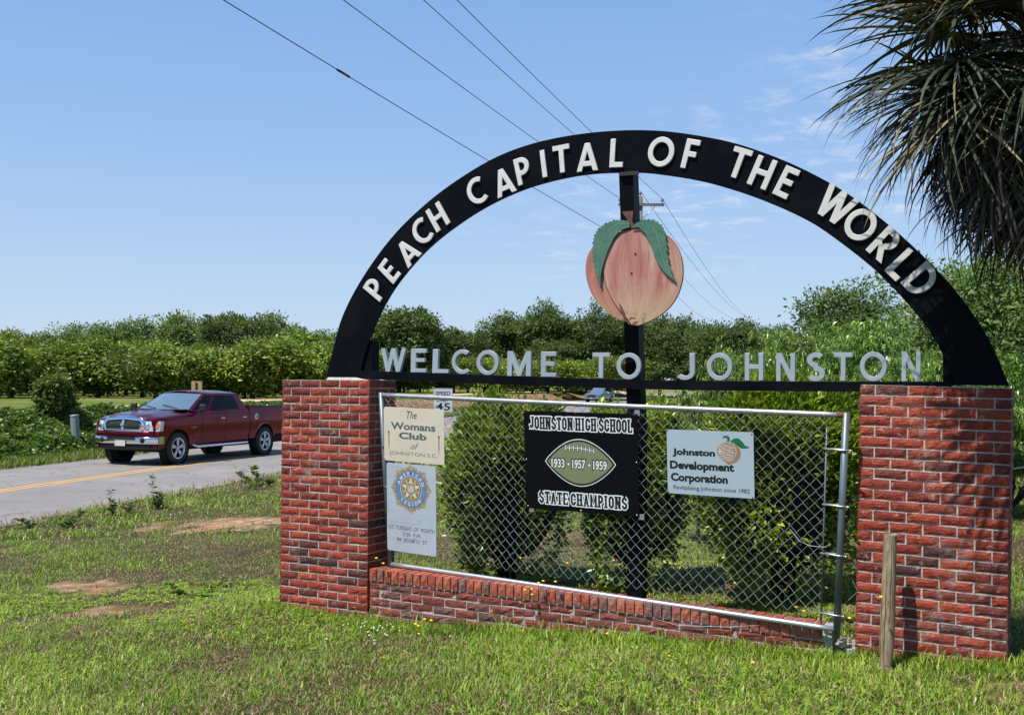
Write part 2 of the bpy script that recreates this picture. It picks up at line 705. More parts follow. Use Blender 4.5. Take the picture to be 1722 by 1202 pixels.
def asphalt():
    m, nt, b, o = new_mat('grey_asphalt')
    t = NT(nt)
    g = t.n('NewGeometry')
    pos = g.outputs['Position']
    n1 = t.noise(.5, 5, .6, pos)
    n2 = t.noise(45, 4, .75, pos)
    c = t.mix(t.ramp(n1, .35, .7), (.165, .148, .137), (.25, .226, .207))
    c = t.mix(t.ramp(n2, .35, .72, 0, .5), c, (.3, .29, .27))
    v = t.n('TexVoronoi', feature='DISTANCE_TO_EDGE')
    v.inputs['Scale'].default_value = .8
    w = t.n('VectorMath', operation='ADD')
    nn = t.n('TexNoise'); nn.inputs['Scale'].default_value = 1.4; nn.inputs['Detail'].default_value = 5
    t.l(pos, nn.inputs['Vector']); t.l(pos, w.inputs[0]); t.l(nn.outputs['Color'], w.inputs[1])
    t.l(w.outputs[0], v.inputs['Vector'])
    crack = t.math('MULTIPLY', t.ramp(v.outputs['Distance'], .0, .02, 1, 0), t.ramp(n1, .44, .52))
    c = t.mix(t.math('MULTIPLY', crack, .8), c, (.05, .05, .05))
    t.l(c, b.inputs['Base Color'])
    b.inputs['Roughness'].default_value = .8
    b.inputs['Specular IOR Level'].default_value = .3
    t.bump(n2, .4, .01, b)
    return m


M['asphalt'] = asphalt()
ROADF = catmull(RC, 40)
tag(strip('road', ROADF, -HW, HW, 0, M['asphalt'], n=4, jit=.07), kind='structure')
for a_, b_ in ((-.17, -.07), (.07, .17)):
    tag(strip('road_marking', ROADF, a_, b_, .004, M['asphaltline']), kind='structure')
M['edgeline'] = simple('worn_white_edge_line', (.55, .53, .5), .8, dirt=(.26, .25, .24), var=.9, vscale=2.5)
for w in (-HW + .12,):
    tag(strip('road_marking', ROADF, w - .05, w + .05, .004, M['edgeline']), kind='structure')
M['dirt'] = simple('sandy_track', (.56, .37, .22), .95, dirt=(.42, .27, .15), var=.9, vscale=.8)
TR = catmull(np.array([(-19, 10), (-17.5, 22), (-16.3, 34), (-15.6, 50), (-14.5, 64), (-11.5, 84), (-7, 110), (4, 150), (20, 185)], float), 14)
tag(strip('dirt_track', TR, -1.5, 1.5, .03, M['dirt'], follow=True, n=3, jit=.35), kind='structure')

# ================================================================== BRICKWORK
CH, BL, BH, BW, JT = .0677, .203, .057, .092, .0105


def brick_mesh(name, L, seed, mat, rough=.0035, W=BW, Hh=BH, nx_=5, nz_=3):
    """rough-faced brick, centre of the front face at the origin, face towards -y"""
    r = rs(seed)
    v, f = [], []
    c = .003
    for k in range(nz_ + 1):
        for i in range(nx_ + 1):
            x = (i / nx_ - .5) * L
            z = (k / nz_ - .5) * Hh
            edge = i in (0, nx_) or k in (0, nz_)
            y = (.004 + r.uniform(0, .003)) if edge else r.uniform(-rough, rough)
            if edge:
                x += r.uniform(-.0012, .0012); z += r.uniform(-.0012, .0012)
            v.append((x, y, z))
    for k in range(nz_):
        for i in range(nx_):
            a = k * (nx_ + 1) + i
            f.append((a, a + 1, a + nx_ + 2, a + nx_ + 1))
    b0 = len(v)
    v += [(-L / 2, W, -Hh / 2), (L / 2, W, -Hh / 2), (L / 2, W, Hh / 2), (-L / 2, W, Hh / 2)]
    bot = list(range(nx_ + 1)); top = [nz_ * (nx_ + 1) + i for i in range(nx_ + 1)]
    lef = [k * (nx_ + 1) for k in range(nz_ + 1)]; rig = [k * (nx_ + 1) + nx_ for k in range(nz_ + 1)]
    f += [tuple(reversed(bot)) + (b0, b0 + 1), tuple(top) + (b0 + 2, b0 + 3), tuple(lef) + (b0 + 3, b0), tuple(reversed(rig)) + (b0 + 1, b0 + 2), (b0 + 3, b0 + 2, b0 + 1, b0)]
    me = bpy.data.meshes.new(name)
    me.from_pydata(v, [], f)
    me.materials.append(mat)
    return me


STRE = [brick_mesh('brick', BL - JT, 10 + i, M['brick'], .0015) for i in range(8)]
HEAD = [brick_mesh('brick', BL / 2 - JT, 30 + i, M['brick'], .0012, nx_=3) for i in range(5)]
LSTR = [brick_mesh('brick', BL - JT, 50 + i, M['low'], .003) for i in range(6)]
LHEAD = brick_mesh('brick', BL / 2 - JT, 65, M['low'], .004, nx_=3)
ROWL = [brick_mesh('brick', .057, 70 + i, M['ledge'], .002, W=.2, Hh=.09, nx_=2, nz_=2) for i in range(5)]


def pillar(s0, z0, lean, nrow, first, label, group, seed):
    W_, DPT = 4.5 * BL, 2 * BL
    base = wall(s0, 0, z0 - nrow * CH)
    t = empty('brick_pillar', base, label=label, cat='pillar', group=group, rot=(0, lean, -TH))
    r = rs(seed)
    Ht = nrow * CH
    MB().box(.008, W_ - .017, .008, DPT - .011, -.25, Ht - .002).build('mortar_core', M['mortar'], t)
    cnt = 0
    back = []

    def put(kind, x, y, z, rz):
        nonlocal cnt
        me = (STRE if kind == 1 else HEAD)[r.randint(8 if kind == 1 else 5)]
        o = link('brick', me, t, (x + r.uniform(-.001, .001), y, z + r.uniform(-.0012, .0012)), rz)
        o.rotation_euler = (r.uniform(-.008, .008), r.uniform(-.009, .009), rz)
        o.rotation_euler = (o.rotation_euler[0], o.rotation_euler[1] + (math.pi if r.rand() < .5 else 0), rz)
        cnt += 1
    for k in range(nrow):
        z = Ht - (k + .5) * CH
        par = (k + first) % 2
        # front: par 0 -> half brick at the right, par 1 -> half at the left
        x = 0
        for kk in ([1, 1, 1, 1, 0] if par == 0 else [0, 1, 1, 1, 1]):
            L = BL if kk else BL / 2
            put(kk, x + L / 2 - JT / 2, 0 + r.uniform(-.002, .0015), z, 0)
            x += L
        # sides; the corner units are the front ones seen end-on
        # par 0: right end is a half -> right side starts with a full brick; left end full -> left side starts with a header
        for side in (1, -1):
            endhalf = (par == 0) == (side == 1)
            pat = [1, 1] if endhalf else [0, 1, 0]
            y = 0
            for q, kk in enumerate(pat):
                L = BL if kk else BL / 2
                px = (W_ - JT) if side == 1 else 0
                yy = y + L / 2 + (.002 if q == 0 else 0)
                put(kk, px + side * .0015, yy, z, R(90) * side)
                y += L
        for q in range(4):
            back.append((BL * (q + .5 + (.5 if par else 0)) - JT / 2, DPT - JT * .5, z))
    mb = MB()
    for x, y, z in back:
        mb.box(x - BL / 2 + JT / 2, x + BL / 2 - JT / 2, y - .05, y, z - BH / 2, z + BH / 2)
    tag(mb.build('back_brickwork', M['brick'], t), kind='stuff')
    return t


pil_l = pillar(0, 0, R(-.1), 31, 0, 'left brick pillar beside the road, carrying the left foot of the arch', 'brick pillars under the arch', 1)
pil_r = pillar(4.75, .003, R(.95), 27, 1, 'right brick pillar behind the short wooden post, partly in palm shade', 'brick pillars under the arch', 2)
# mortar cap smear on the left pillar
c0 = empty('cement_cap', wall(.5, .12, .0), -TH, 'thin pale cement bed under the left foot of the arch', 'cement cap')
mb = MB()
P_ = [(-.08, -.06), (.2, -.09), (.38, -.05), (.4, .12), (.1, .16), (-.1, .08)]
mb.add([(x, y, 0.001) for x, y in P_] + [(x * .85, y * .8, .022) for x, y in P_], [tuple(range(6))[::-1], tuple(range(6, 12))] + [(i, (i + 1) % 6, 6 + (i + 1) % 6, 6 + i) for i in range(6)])
mb.build('cement_bed', M['mortar'], c0)

# low wall with the rowlock ledge; its crest drops a little to the right
LX0, LX1 = 4.5 * BL + .004, 4.60
base = wall(LX0, 0, -2.1)
lw = empty('low_brick_wall', base, -TH, 'low weathered brick wall with upright capping bricks between the two pillars', 'wall')
r = rs(5)


def ledge_h(s):
    return float(np.interp(s, [.92, 2.33, 3.7, 4.6], [-1.537, -1.551, -1.581, -1.602]))


mb = MB()
n = 40
for i in range(n):
    a, b_ = LX0 + (LX1 - LX0) * i / n, LX0 + (LX1 - LX0) * (i + 1) / n
    mb.box(a - LX0, b_ - LX0, .024, .188, -.3, ledge_h((a + b_) / 2) + 2.1 - .006)
mb.build('mortar_core', M['mortar'], lw)
s = LX0 + .036
while s < LX1 - .03:
    o = link('brick', ROWL[r.randint(5)], lw, (s - LX0, .002 + r.uniform(-.003, .003), ledge_h(s) + 2.1 - .045), 0)
    o.rotation_euler = (r.uniform(-.015, .015), r.uniform(-.02, .02), r.uniform(-.02, .02))
    s += .0695 + r.uniform(-.001, .0015)
for k in range(7):
    s = LX0 - (BL / 2 if k % 2 else 0) + BL / 2
    if k % 2:
        o = link('brick', LHEAD, lw, (BL / 4 - JT / 2, .016, ledge_h(LX0) + 2.1 - .098 - (k + .5) * CH), 0)
    while s < LX1 + .02:
        z = ledge_h(s) + 2.1 - .098 - (k + .5) * CH
        if s - BL / 2 > LX0 - .02:
            o = link('brick', LSTR[r.randint(6)], lw, (s - LX0 - JT / 2, .016 + r.uniform(-.004, .003), z + r.uniform(-.002, .002)), 0)
            o.rotation_euler = (r.uniform(-.02, .02), r.uniform(-.01, .01) + (math.pi if r.rand() < .5 else 0), r.uniform(-.012, .012))
        s += BL
# broken mortar rubble at the right end
rb = empty('rubble', wall(LX1 + .06, .05, -1.75), -TH, 'crumbled mortar and brick bits between the ledge end and right pillar', 'rubble')
mb = MB()
r = rs(8)
for i in range(26):
    x, y, z = r.uniform(-.06, .09), r.uniform(-.05, .16), r.uniform(-.12, .02) + .02
    q = r.uniform(.012, .035)
    mb.box(x - q, x + q, y - q, y + q, z - q * .7, z + q * .7, rz=r.uniform(0, 3), c=(x, y))
tag(mb.build('rubble_bits', M['mortar'], rb), kind='stuff')

# ================================================================== LETTER SHAPES
def arc(cx, cy, rx, ry, a0, a1, n=14):
    return [(cx + rx * math.cos(R(a)), cy + ry * math.sin(R(a))) for a in np.linspace(a0, a1, n)]


def glyph(ch, t=.17):
    """-> width, list of (points, closed) centre lines for cap height 1"""
    h = t / 2
    e = .25
    if ch == 'P':
        w = .58; rr = (1 - t) * .27 + .02
        return w, [([(h, -e), (h, 1 + e)], 0), ([(h, 1 - h), (w - h - rr, 1 - h)] + arc(w - h - rr, 1 - h - rr, rr, rr, 88, -88) + [(w - h - rr, 1 - h - 2 * rr), (h, 1 - h - 2 * rr)], 0)]
    if ch == 'R':
        w = .64; rr = (1 - t) * .27 + .01
        return w, [([(h, -e), (h, 1 + e)], 0), ([(h, 1 - h), (w - h - rr - .03, 1 - h)] + arc(w - h - rr - .03, 1 - h - rr, rr, rr, 88, -88) + [(w - h - rr, 1 - h - 2 * rr), (h, 1 - h - 2 * rr)], 0),
                   ([(w * .4, 1 - h - 2 * rr), (w - h * .9 + .14 * .6, -.14)], 0)]
    if ch == 'E':
        w = .52
        return w, [([(h, -e), (h, 1 + e)], 0), ([(h, 1 - h), (w, 1 - h)], 0), ([(h, h), (w, h)], 0), ([(h, .52), (w * .9, .52)], 0)]
    if ch == 'F':
        w = .5
        return w, [([(h, -e), (h, 1 + e)], 0), ([(h, 1 - h), (w, 1 - h)], 0), ([(h, .5), (w * .9, .5)], 0)]
    if ch == 'L':
        w = .5
        return w, [([(h, -e), (h, 1 + e)], 0), ([(h, h), (w, h)], 0)]
    if ch == 'I':
        return t, [([(h, -e), (h, 1 + e)], 0)]
    if ch == 'T':
        w = .66
        return w, [([(w / 2, -e), (w / 2, 1 - h)], 0), ([(0, 1 - h), (w, 1 - h)], 0)]
    if ch == 'H':
        w = .68
        return w, [([(h, -e), (h, 1 + e)], 0), ([(w - h, -e), (w - h, 1 + e)], 0), ([(h, .5), (w - h, .5)], 0)]
    if ch == 'A':
        w = .82; dx = (w / 2 - h * 1.05)
        return w, [([(h * 1.05 - dx * e, -e), (w / 2 + dx * .08, 1.08)], 0), ([(w - h * 1.05 + dx * e, -e), (w / 2 - dx * .08, 1.08)], 0), ([(w * .24, .27), (w * .76, .27)], 0)]
    if ch == 'W':
        w = 1.12; a, b_ = h * 1.05, w * .3
        q = w / 2
        L = lambda x0, x1: [(x0 - (x1 - x0) * .12, 1.12), (x1 + (x1 - x0) * .1, -.1)]
        return w, [(L(a, b_), 0), (L(q, b_), 0), (L(q, w - b_), 0), (L(w - a, w - b_), 0)]
    if ch == 'M':
        w = .86
        return w, [([(h, -e), (h, 1 + e)], 0), ([(w - h, -e), (w - h, 1 + e)], 0), ([(h * .8, 1.05), (w / 2 + .03, -.0)], 0), ([(w - h * .8, 1.05), (w / 2 - .03, -.0)], 0)]
    if ch == 'N':
        w = .72
        return w, [([(h, -e), (h, 1 + e)], 0), ([(w - h, -e), (w - h, 1 + e)], 0), ([(h * .7, 1.04), (w - h * .7, -.04)], 0)]
    if ch == 'O':
        w = .94
        return w, [(arc(w / 2, .5, w / 2 - h, .5 - h + .01, 0, 350, 36), 1)]
    if ch == 'C':
        w = .74
        return w, [(arc(.47, .5, .47 - h, .5 - h + .01, 52, 308, 26), 0)]
    if ch == 'D':
        w = .7
        return w, [([(h, -e), (h, 1 + e)], 0), ([(h, 1 - h), (w * .38, 1 - h)] + arc(w * .38, .5, w * .62 - h, .5 - h, 86, -86, 18) + [(w * .38, h), (h, h)], 0)]
    if ch == 'J':
        w = .52; rr = .27 - h * .3
        return w, [([(w - h, 1 + e), (w - h, .3)] + arc(w - h - rr, .3, rr, .3 - h, -6, -150, 14), 0)]
    if ch == 'S':
        w = .58
        a = w / 2 - h
        return w, [(arc(w / 2, .745, a, .255 - h + .01, 35, 268, 16) + arc(w / 2, .262, a + .01, .262 - h + .005, 86, -150, 16), 0)]
    if ch == 'G':
        w = .76
        return w, [(arc(.47, .5, .47 - h, .5 - h, 52, 350, 28) + [(w - h, .45)], 0), ([(w * .5, .45), (w, .45)], 0)]
    if ch in 'UV':
        w = .7
        return w, [([(h, 1 + e), (h, .35)] + arc(w / 2, .35, w / 2 - h, .35 - h, 184, 356, 16) + [(w - h, 1 + e)], 0)]
    return .4, []


def oct_glyph(ch, t=.2):
    """condensed athletic lettering with clipped corners and small slabs"""
    w = .56; h = t / 2; c = .13; s = .085; sh = .07
    stem = lambda x: ([(x, 0), (x, 1)], 0)
    slab = lambda x, z: ([(x - h - s, sh if z == 0 else 1 - sh), (x + h + s, sh if z == 0 else 1 - sh)], 0, .14)
    l, r_ = h + .03, w - h - .03
    if ch == 'O':
        return w, [([(h, c + h), (h, 1 - c - h), (h + c, 1 - h), (w - h - c, 1 - h), (w - h, 1 - c - h), (w - h, c + h), (w - h - c, h), (h + c, h)], 1)]
    if ch in 'CG':
        S = [([(w - h, .66), (w - h, 1 - c - h), (w - h - c, 1 - h), (h + c, 1 - h), (h, 1 - c - h), (h, c + h), (h + c, h), (w - h - c, h), (w - h, c + h), (w - h, .34 if ch == 'C' else .45)], 0)]
        if ch == 'G': S.append(([(w * .5, .42), (w, .42)], 0, .13))
        return w, S
    if ch == 'S':
        return w, [([(w - h, .68), (w - h, 1 - c - h), (w - h - c, 1 - h), (h + c, 1 - h), (h, 1 - c - h), (h, .62), (h + c, .53), (w - h - c, .47), (w - h, .38), (w - h, c + h), (w - h - c, h), (h + c, h), (h, c + h), (h, .32)], 0)]
    if ch == 'J':
        return w * .9, [([(w * .9 - h - .05, 1), (w * .9 - h - .05, c + h), (w * .9 - h - c - .05, h), (h + c, h), (h, c + h), (h, .34)], 0), slab(w * .9 - h - .05, 1)]
    if ch == 'H':
        return w + .06, [stem(l), stem(r_ + .06), ([(l, .5), (r_ + .06, .5)], 0, .15), slab(l, 0), slab(l, 1), slab(r_ + .06, 0), slab(r_ + .06, 1)]
    if ch == 'N':
        return w + .08, [stem(l), stem(r_ + .08), ([(l, .98), (r_ + .08, .02)], 0), slab(l, 0), slab(l, 1), slab(r_ + .08, 1)]
    if ch == 'M':
        return w + .2, [stem(l), stem(r_ + .2), ([(l, .98), (w / 2 + .1, .25), (r_ + .2, .98)], 0, .17), slab(l, 0), slab(r_ + .2, 0)]
    if ch == 'T':
        return w, [stem(w / 2), ([(0, 1 - h * .8), (w, 1 - h * .8)], 0, .16), ([(.06, 1), (.06, .74)], 0, .12), ([(w - .06, 1), (w - .06, .74)], 0, .12), slab(w / 2, 0)]
    if ch == 'I':
        return .4, [stem(.2), slab(.2, 0), slab(.2, 1)]
    if ch == 'L':
        return w - .04, [stem(l), ([(l, .07), (w - .04, .07)], 0, .15), ([(w - .1, 0), (w - .1, .28)], 0, .12), slab(l, 1)]
    if ch == 'E':
        return w, [stem(l), ([(0, .07), (w, .07)], 0, .15), ([(0, .93), (w, .93)], 0, .15), ([(l, .5), (w * .8, .5)], 0, .14), ([(w - .06, 0), (w - .06, .27)], 0, .12), ([(w - .06, 1), (w - .06, .73)], 0, .12)]
    if ch == 'A':
        return w + .08, [([(l, 0), (w / 2 + .04, .97)], 0, .17), ([(w + .08 - l, 0), (w / 2 + .04, .97)], 0, .17), ([(.15, .28), (w - .07, .28)], 0, .13), ([(0, .05), (.26, .05)], 0, .1), ([(w - .18, .05), (w + .08, .05)], 0, .1)]
    if ch == 'P':
        return w, [stem(l), ([(l, 1 - h), (w - h - c, 1 - h), (w - h, 1 - h - c), (w - h, .55), (w - h - c, .44), (l, .44)], 0), slab(l, 0)]
    return .3, []


def clip_y(poly, lo, hi):
    for sgn, lim in ((1, lo), (-1, hi)):
        o = []
        for i in range(len(poly)):
            a, b_ = poly[i], poly[(i + 1) % len(poly)]
            da, db = sgn * (a[1] - lim), sgn * (b_[1] - lim)
            if da >= 0: o.append(a)
            if (da > 0) != (db > 0) and abs(da - db) > 1e-12:
                k = da / (da - db)
                o.append((a[0] + (b_[0] - a[0]) * k, a[1] + (b_[1] - a[1]) * k))
        poly = o
        if len(poly) < 3: return None
    return poly


def stroke_quads(pts, closed, t, clip=None):
    n = len(pts)
    L, Rr = [], []
    for i in range(n):
        if closed:
            a, b_ = pts[(i - 1) % n], pts[(i + 1) % n]
        else:
            a, b_ = pts[max(i - 1, 0)], pts[min(i + 1, n - 1)]
        p = pts[i]
        def nm(u, v):
            d = (v[0] - u[0], v[1] - u[1]); l_ = math.hypot(*d) or 1
            return (-d[1] / l_, d[0] / l_)
        n1 = nm(a, p) if a != p else nm(p, b_)
        n2 = nm(p, b_) if b_ != p else n1
        m = (n1[0] + n2[0], n1[1] + n2[1])
        q = m[0] * n1[0] + m[1] * n1[1]
        q = max(q, .5)
        m = (m[0] / q * t / 2, m[1] / q * t / 2)
        L.append((p[0] + m[0], p[1] + m[1])); Rr.append((p[0] - m[0], p[1] - m[1]))
    Q = []
    for i in range(n if closed else n - 1):
        j = (i + 1) % n
        q = [L[i], Rr[i], Rr[j], L[j]]
        if clip: q = clip_y(q, *clip)
        if not q: continue
        ar = sum(q[k][0] * q[(k + 1) % len(q)][1] - q[(k + 1) % len(q)][0] * q[k][1] for k in range(len(q)))
        if abs(ar) < 1e-7: continue
        if ar < 0: q = q[::-1]
        Q.append(q)
    return Q


def union(polys):
    vs_, fs = [], []
    for p in polys:
        b = len(vs_)
        vs_ += [Vector(q) for q in p]
        fs.append(list(range(b, b + len(p))))
    v, e, f, _ov, _oe, of = delaunay_2d_cdt(vs_, [], fs, 1, 1e-5)
    return [(p.x, p.y) for p in v], [tuple(q) for q, k in zip(f, of) if len(k)]


def extrude(v2, f2, y0, y1, M4=None):
    """flat shape in x,z made solid between depth y0 (front) and y1 (back); back omitted when y1 is None"""
    mb = MB()
    tr = (lambda p: M4 @ Vector(p)) if M4 else (lambda p: p)
    f2 = [q if sum(v2[q[k]][0] * v2[q[(k + 1) % len(q)]][1] - v2[q[(k + 1) % len(q)]][0] * v2[q[k]][1] for k in range(len(q))) > 0 else q[::-1] for q in f2]
    mb.add([tr((x, y0, z)) for x, z in v2], f2)
    if y1 is None:
        return mb
    n = len(v2)
    mb.v += [tuple(tr((x, y1, z))) for x, z in v2]
    mb.f += [tuple(n + i for i in reversed(q)) for q in f2]; mb.sm += [False] * len(f2)
    cnt = {}
    for q in f2:
        for k in range(len(q)):
            cnt[(q[k], q[(k + 1) % len(q)])] = 1
    for (a, b_) in cnt:
        if (b_, a) not in cnt:
            mb.f.append((b_, a, n + a, n + b_)); mb.sm.append(False)
    return mb


def glyph_shape(ch, t, size, clip=True):
    w, S = glyph(ch, t)
    Q = []
    for pts, cl_ in S:
        Q += stroke_quads(pts, cl_, t, (-.012 if ch in 'OCSGJU' else 0, 1.012 if ch in 'OCSGU' else 1))
    v, f = union(Q)
    return w * size, [((x - w / 2) * size, y * size) for x, y in v], f


# ================================================================== ARCH
arch = empty('welcome_arch', wall(3.0, .1, 0), -TH, 'tall black steel arch with raised white letters standing on both brick pillars', 'arch')


def A(s_, d, h):      # wall coordinates -> arch local
    return (s_ - 3.0, d - .1, h)


outer = [(549, 634), (553, 615), (562, 580), (576, 531.4), (608, 469.5), (660, 397.6), (719.7, 339.7), (779.6, 295.8), (839.5, 261.9), (899.4, 240.5), (959.3, 228), (1019, 221), (1079, 219), (1139.9, 223.1), (1219.7, 237), (1283.6, 256.5), (1347.5, 283), (1419.4, 321.7), (1479.2, 365.7), (1539.1, 417.6), (1599, 479), (1647, 543), (1675, 595), (1697, 650)]
inner = [(604, 634), (609, 612), (616, 586), (627.9, 555.4), (646, 516), (671.8, 474.5), (715.7, 423.6), (763.6, 383.7), (819.6, 347.7), (879.5, 320), (939.4, 302.5), (999, 292.8), (1071, 290.5), (1119.9, 295.0), (1179.8, 305), (1239.7, 321.7), (1299.6, 343.7), (1359.5, 371.7), (1399.4, 397.6), (1459.3, 443.5), (1499.2, 481.5), (1539.1, 525.4), (1567, 562), (1590, 606), (1606, 650)]
oc = catmull(np.array([WP(x, y, .1) for x, y in outer]), 4)
ic = catmull(np.array([WP(x, y, .1) for x, y in inner]), 4)


def resample(c, n):
    d = np.r_[0, np.cumsum(np.hypot(*np.diff(c, axis=0).T))]
    t = np.linspace(0, d[-1], n)
    return np.c_[np.interp(t, d, c[:, 0]), np.interp(t, d, c[:, 1])]


NB = 90
oc, ic = resample(oc, NB), resample(ic, NB)
oc[:, 1] = np.maximum(oc[:, 1], .002); ic[:, 1] = np.maximum(ic[:, 1], .002)
mb = MB()
TK = .012
for (d0, d1, cc_o, cc_i) in ((.1, .1 + TK, oc, ic),):
    rows = []
    for i in range(NB):
        rows.append([A(cc_o[i, 0], d0, cc_o[i, 1]), A(cc_i[i, 0], d0, cc_i[i, 1])])
    mb.grid(rows, False)
    mb.grid([[A(cc_o[i, 0], d1, cc_o[i, 1]), A(cc_i[i, 0], d1, cc_i[i, 1])] for i in range(NB)], False, True)
    mb.grid([[A(cc_o[i, 0], d1, cc_o[i, 1]), A(cc_o[i, 0], d0, cc_o[i, 1])] for i in range(NB)], False)
    mb.grid([[A(cc_i[i, 0], d0, cc_i[i, 1]), A(cc_i[i, 0], d1, cc_i[i, 1])] for i in range(NB)], False)
mb.build('arch_band', M['black'], arch)
# stiffening rib behind the band, near the outer edge
mid = oc * .5 + ic * .5
mb = MB()
mb.grid([[A(mid[i, 0], .113, mid[i, 1]), A(mid[i, 0], .16, mid[i, 1])] for i in range(NB)], False)
mb.grid([[A(mid[i, 0] + .004, .16, mid[i, 1] - .004), A(mid[i, 0] + .004, .113, mid[i, 1] - .004)] for i in range(NB)], False)
mb.build('stiffening_rib', M['black'], arch)
# base rail (angle iron) sagging slightly
RT = [(592, 622.5), (860, 632), (1085, 638.8), (1320, 641), (1600, 641.5)]
rt = catmull(np.array([WP(x, y, .06) for x, y in RT]), 6)
mb = MB()
rows = []
for s_, h in rt:
    hb = h - .067
    rows.append([A(s_, .06, hb), A(s_, .06, h), A(s_, .145, h), A(s_, .145, h - .01), A(s_, .07, h - .01), A(s_, .07, hb), A(s_, .06, hb)])
mb.grid(rows, False)
mb.add(rows[0][:6], [(0, 1, 2, 3, 4, 5)]); mb.add(rows[-1][:6], [(5, 4, 3, 2, 1, 0)])
mb.build('base_rail', M['black'], arch)


def rail_h(px):
    y = np.interp(px, [q[0] for q in RT], [q[1] for q in RT])
    return WP(px, y, .06)


# leg posts behind the band
for xa, xb, top in ((611, 628, 574), (1586, 1608, 590)):
    a, _ = WP(xa, 630, .14); b_, _ = WP(xb, 630, .14)
    _, zt = WP((xa + xb) / 2, top, .14)
    mb = MB()
    mb.box(a - 3.0, b_ - 3.0, .02, .12, .0, zt)
    mb.build('leg_post', M['black'], arch)
# centre mast
pts = []
top, bot = WP(1058, 293, .2), WP(1071, 560, .2)
sl_ = (bot[0] - top[0]) / (bot[1] - top[1])
mb = MB()
hw = .056
zg = -2.15
q0 = (top[0] - 3.0, top[1] + .05); q1 = (bot[0] + .012 - 3.0, -.3); q2 = (q1[0] + .01, zg)
for (a, b_) in ((q0, q1), (q1, q2)):
    mb.add([(a[0] + sx * hw, .03 + sy, a[1]) for sx, sy in ((-1, 0), (1, 0), (1, .11), (-1, .11))] + [(b_[0] + sx * hw, .03 + sy, b_[1]) for sx, sy in ((-1, 0), (1, 0), (1, .11), (-1, .11))],
           [(0, 1, 2, 3), (7, 6, 5, 4), (0, 4, 5, 1), (1, 5, 6, 2), (2, 6, 7, 3), (3, 7, 4, 0)])
mb.build('centre_mast', M['black'], arch)
mb = MB()
s_, h = WP(1058, 291, .1)
mb.box(s_ - 3.0 - .075, s_ - 3.0 + .075, -.004, .006, h - .018, h + .01)
mb.build('mast_bracket', M['black_rust'], arch)
# letters round the band
cen = (2.97, -.98)
AL = [('P', 628.7, 485.5), ('E', 652.6, 455.6), ('A', 683.8, 423.6), ('C', 707, 389.7), ('H', 734.5, 364.5),
      ('C', 798.8, 321.8), ('A', 845.5, 305.8), ('P', 877.5, 286.5), ('I', 912.6, 275), ('T', 943, 266.9), ('A', 986.3, 263.9), ('L', 1036, 257),
      ('O', 1110.5, 255), ('F', 1160.3, 258.9), ('T', 1241.5, 274), ('H', 1280.6, 289.8), ('E', 1321.5, 306.3), ('W', 1404.4, 344.7), ('O', 1446.5, 377.6), ('R', 1487.5, 410.6), ('L', 1517, 444.5), ('D', 1549, 471)]
LH = .214
gcache = {}
for ch, px, py in AL:
    s_, h = WP(px, py, .07)
    i = int(np.argmin(np.hypot(mid[:, 0] - s_, mid[:, 1] - h)))
    i = min(max(i, 3), NB - 4)
    tg = mid[i + 3] - mid[i - 3]
    ang = math.atan2(tg[1], tg[0])
    if ch not in gcache:
        w_, v2, f2 = glyph_shape(ch, .185, LH)
        v2 = [(x, z - LH / 2) for x, z in v2]
        gcache[ch] = extrude(v2, f2, -.018, 0).mesh('letter', M['letter'])
    o = link('letter', gcache[ch], arch, A(s_, .099, h))
    o.rotation_euler = (0, -ang, 0)
    o['label'] = 'raised white letter ' + ch
    bevel(o, .0045, 2)
WL = [('W', 640, 684.6), ('E', 690.6, 719.6), ('L', 727, 757), ('C', 760, 791), ('O', 801.6, 842), ('M', 853, 895.6), ('E', 909.5, 938.5), ('T', 995.4, 1028.5), ('O', 1036.5, 1081),
      ('J', 1142, 1172), ('O', 1188.6, 1235), ('H', 1252, 1287), ('N', 1304.7, 1340), ('S', 1356, 1390), ('T', 1401, 1437), ('O', 1445, 1495), ('N', 1515, 1551)]
LH2 = .192
rr_ = rs(12)
for ch, xa, xb in WL:
    sa, _ = WP(xa, 610, .08); sb, _ = WP(xb, 610, .08)
    _, h = rail_h((xa + xb) / 2)
    w_, v2, f2 = glyph_shape(ch, .17, 1.0)
    sx = (sb - sa - .016) / w_
    v2 = [(x * sx, z * LH2) for x, z in v2]
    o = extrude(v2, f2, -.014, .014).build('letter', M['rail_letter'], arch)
    o.location = A((sa + sb) / 2 - .004, .085, h + .001)
    o.rotation_euler = (rr_.uniform(-.03, .03), rr_.uniform(-.012, .012), 0)
    o['label'] = 'grey-white letter ' + ch + ' standing on the rail'
    bevel(o, .003, 1)

# ================================================================== PEACH SIGN
PD = -.0


def ppts(L, sc, ox, oy, d):
    return [WP(ox + x / sc, oy + y / sc, d) for x, y in L]


def face_shape(pts, n=5, closed=True):
    P = np.array(pts)
    if n > 1:
        Q = np.vstack([P, P[:3]])
        P = np.vstack([P[-1:], P, P[:2]])
        o = []
        for i in range(1, len(P) - 2):
            a, b_, c, d = P[i - 1:i + 3]
            for t in np.linspace(0, 1, n, endpoint=False):
                o.append(.5 * ((2 * b_) + (-a + c) * t + (2 * a - 5 * b_ + 4 * c - d) * t * t + (-a + 3 * b_ - 3 * c + d) * t ** 3))
        P = np.array(o)
    P = [tuple(map(float, q)) for q in P]
    ar = sum(P[k][0] * P[(k + 1) % len(P)][1] - P[(k + 1) % len(P)][0] * P[k][1] for k in range(len(P)))
    if ar < 0: P = P[::-1]
    return union([P])


zc_ = (4.45, 940, 330)
pc = WP(1067, 457, PD)
peach = empty('peach_sign', wall(pc[0], PD, pc[1]), -TH, 'large painted sheet metal peach with two green leaves hung on the centre mast', 'peach sign')


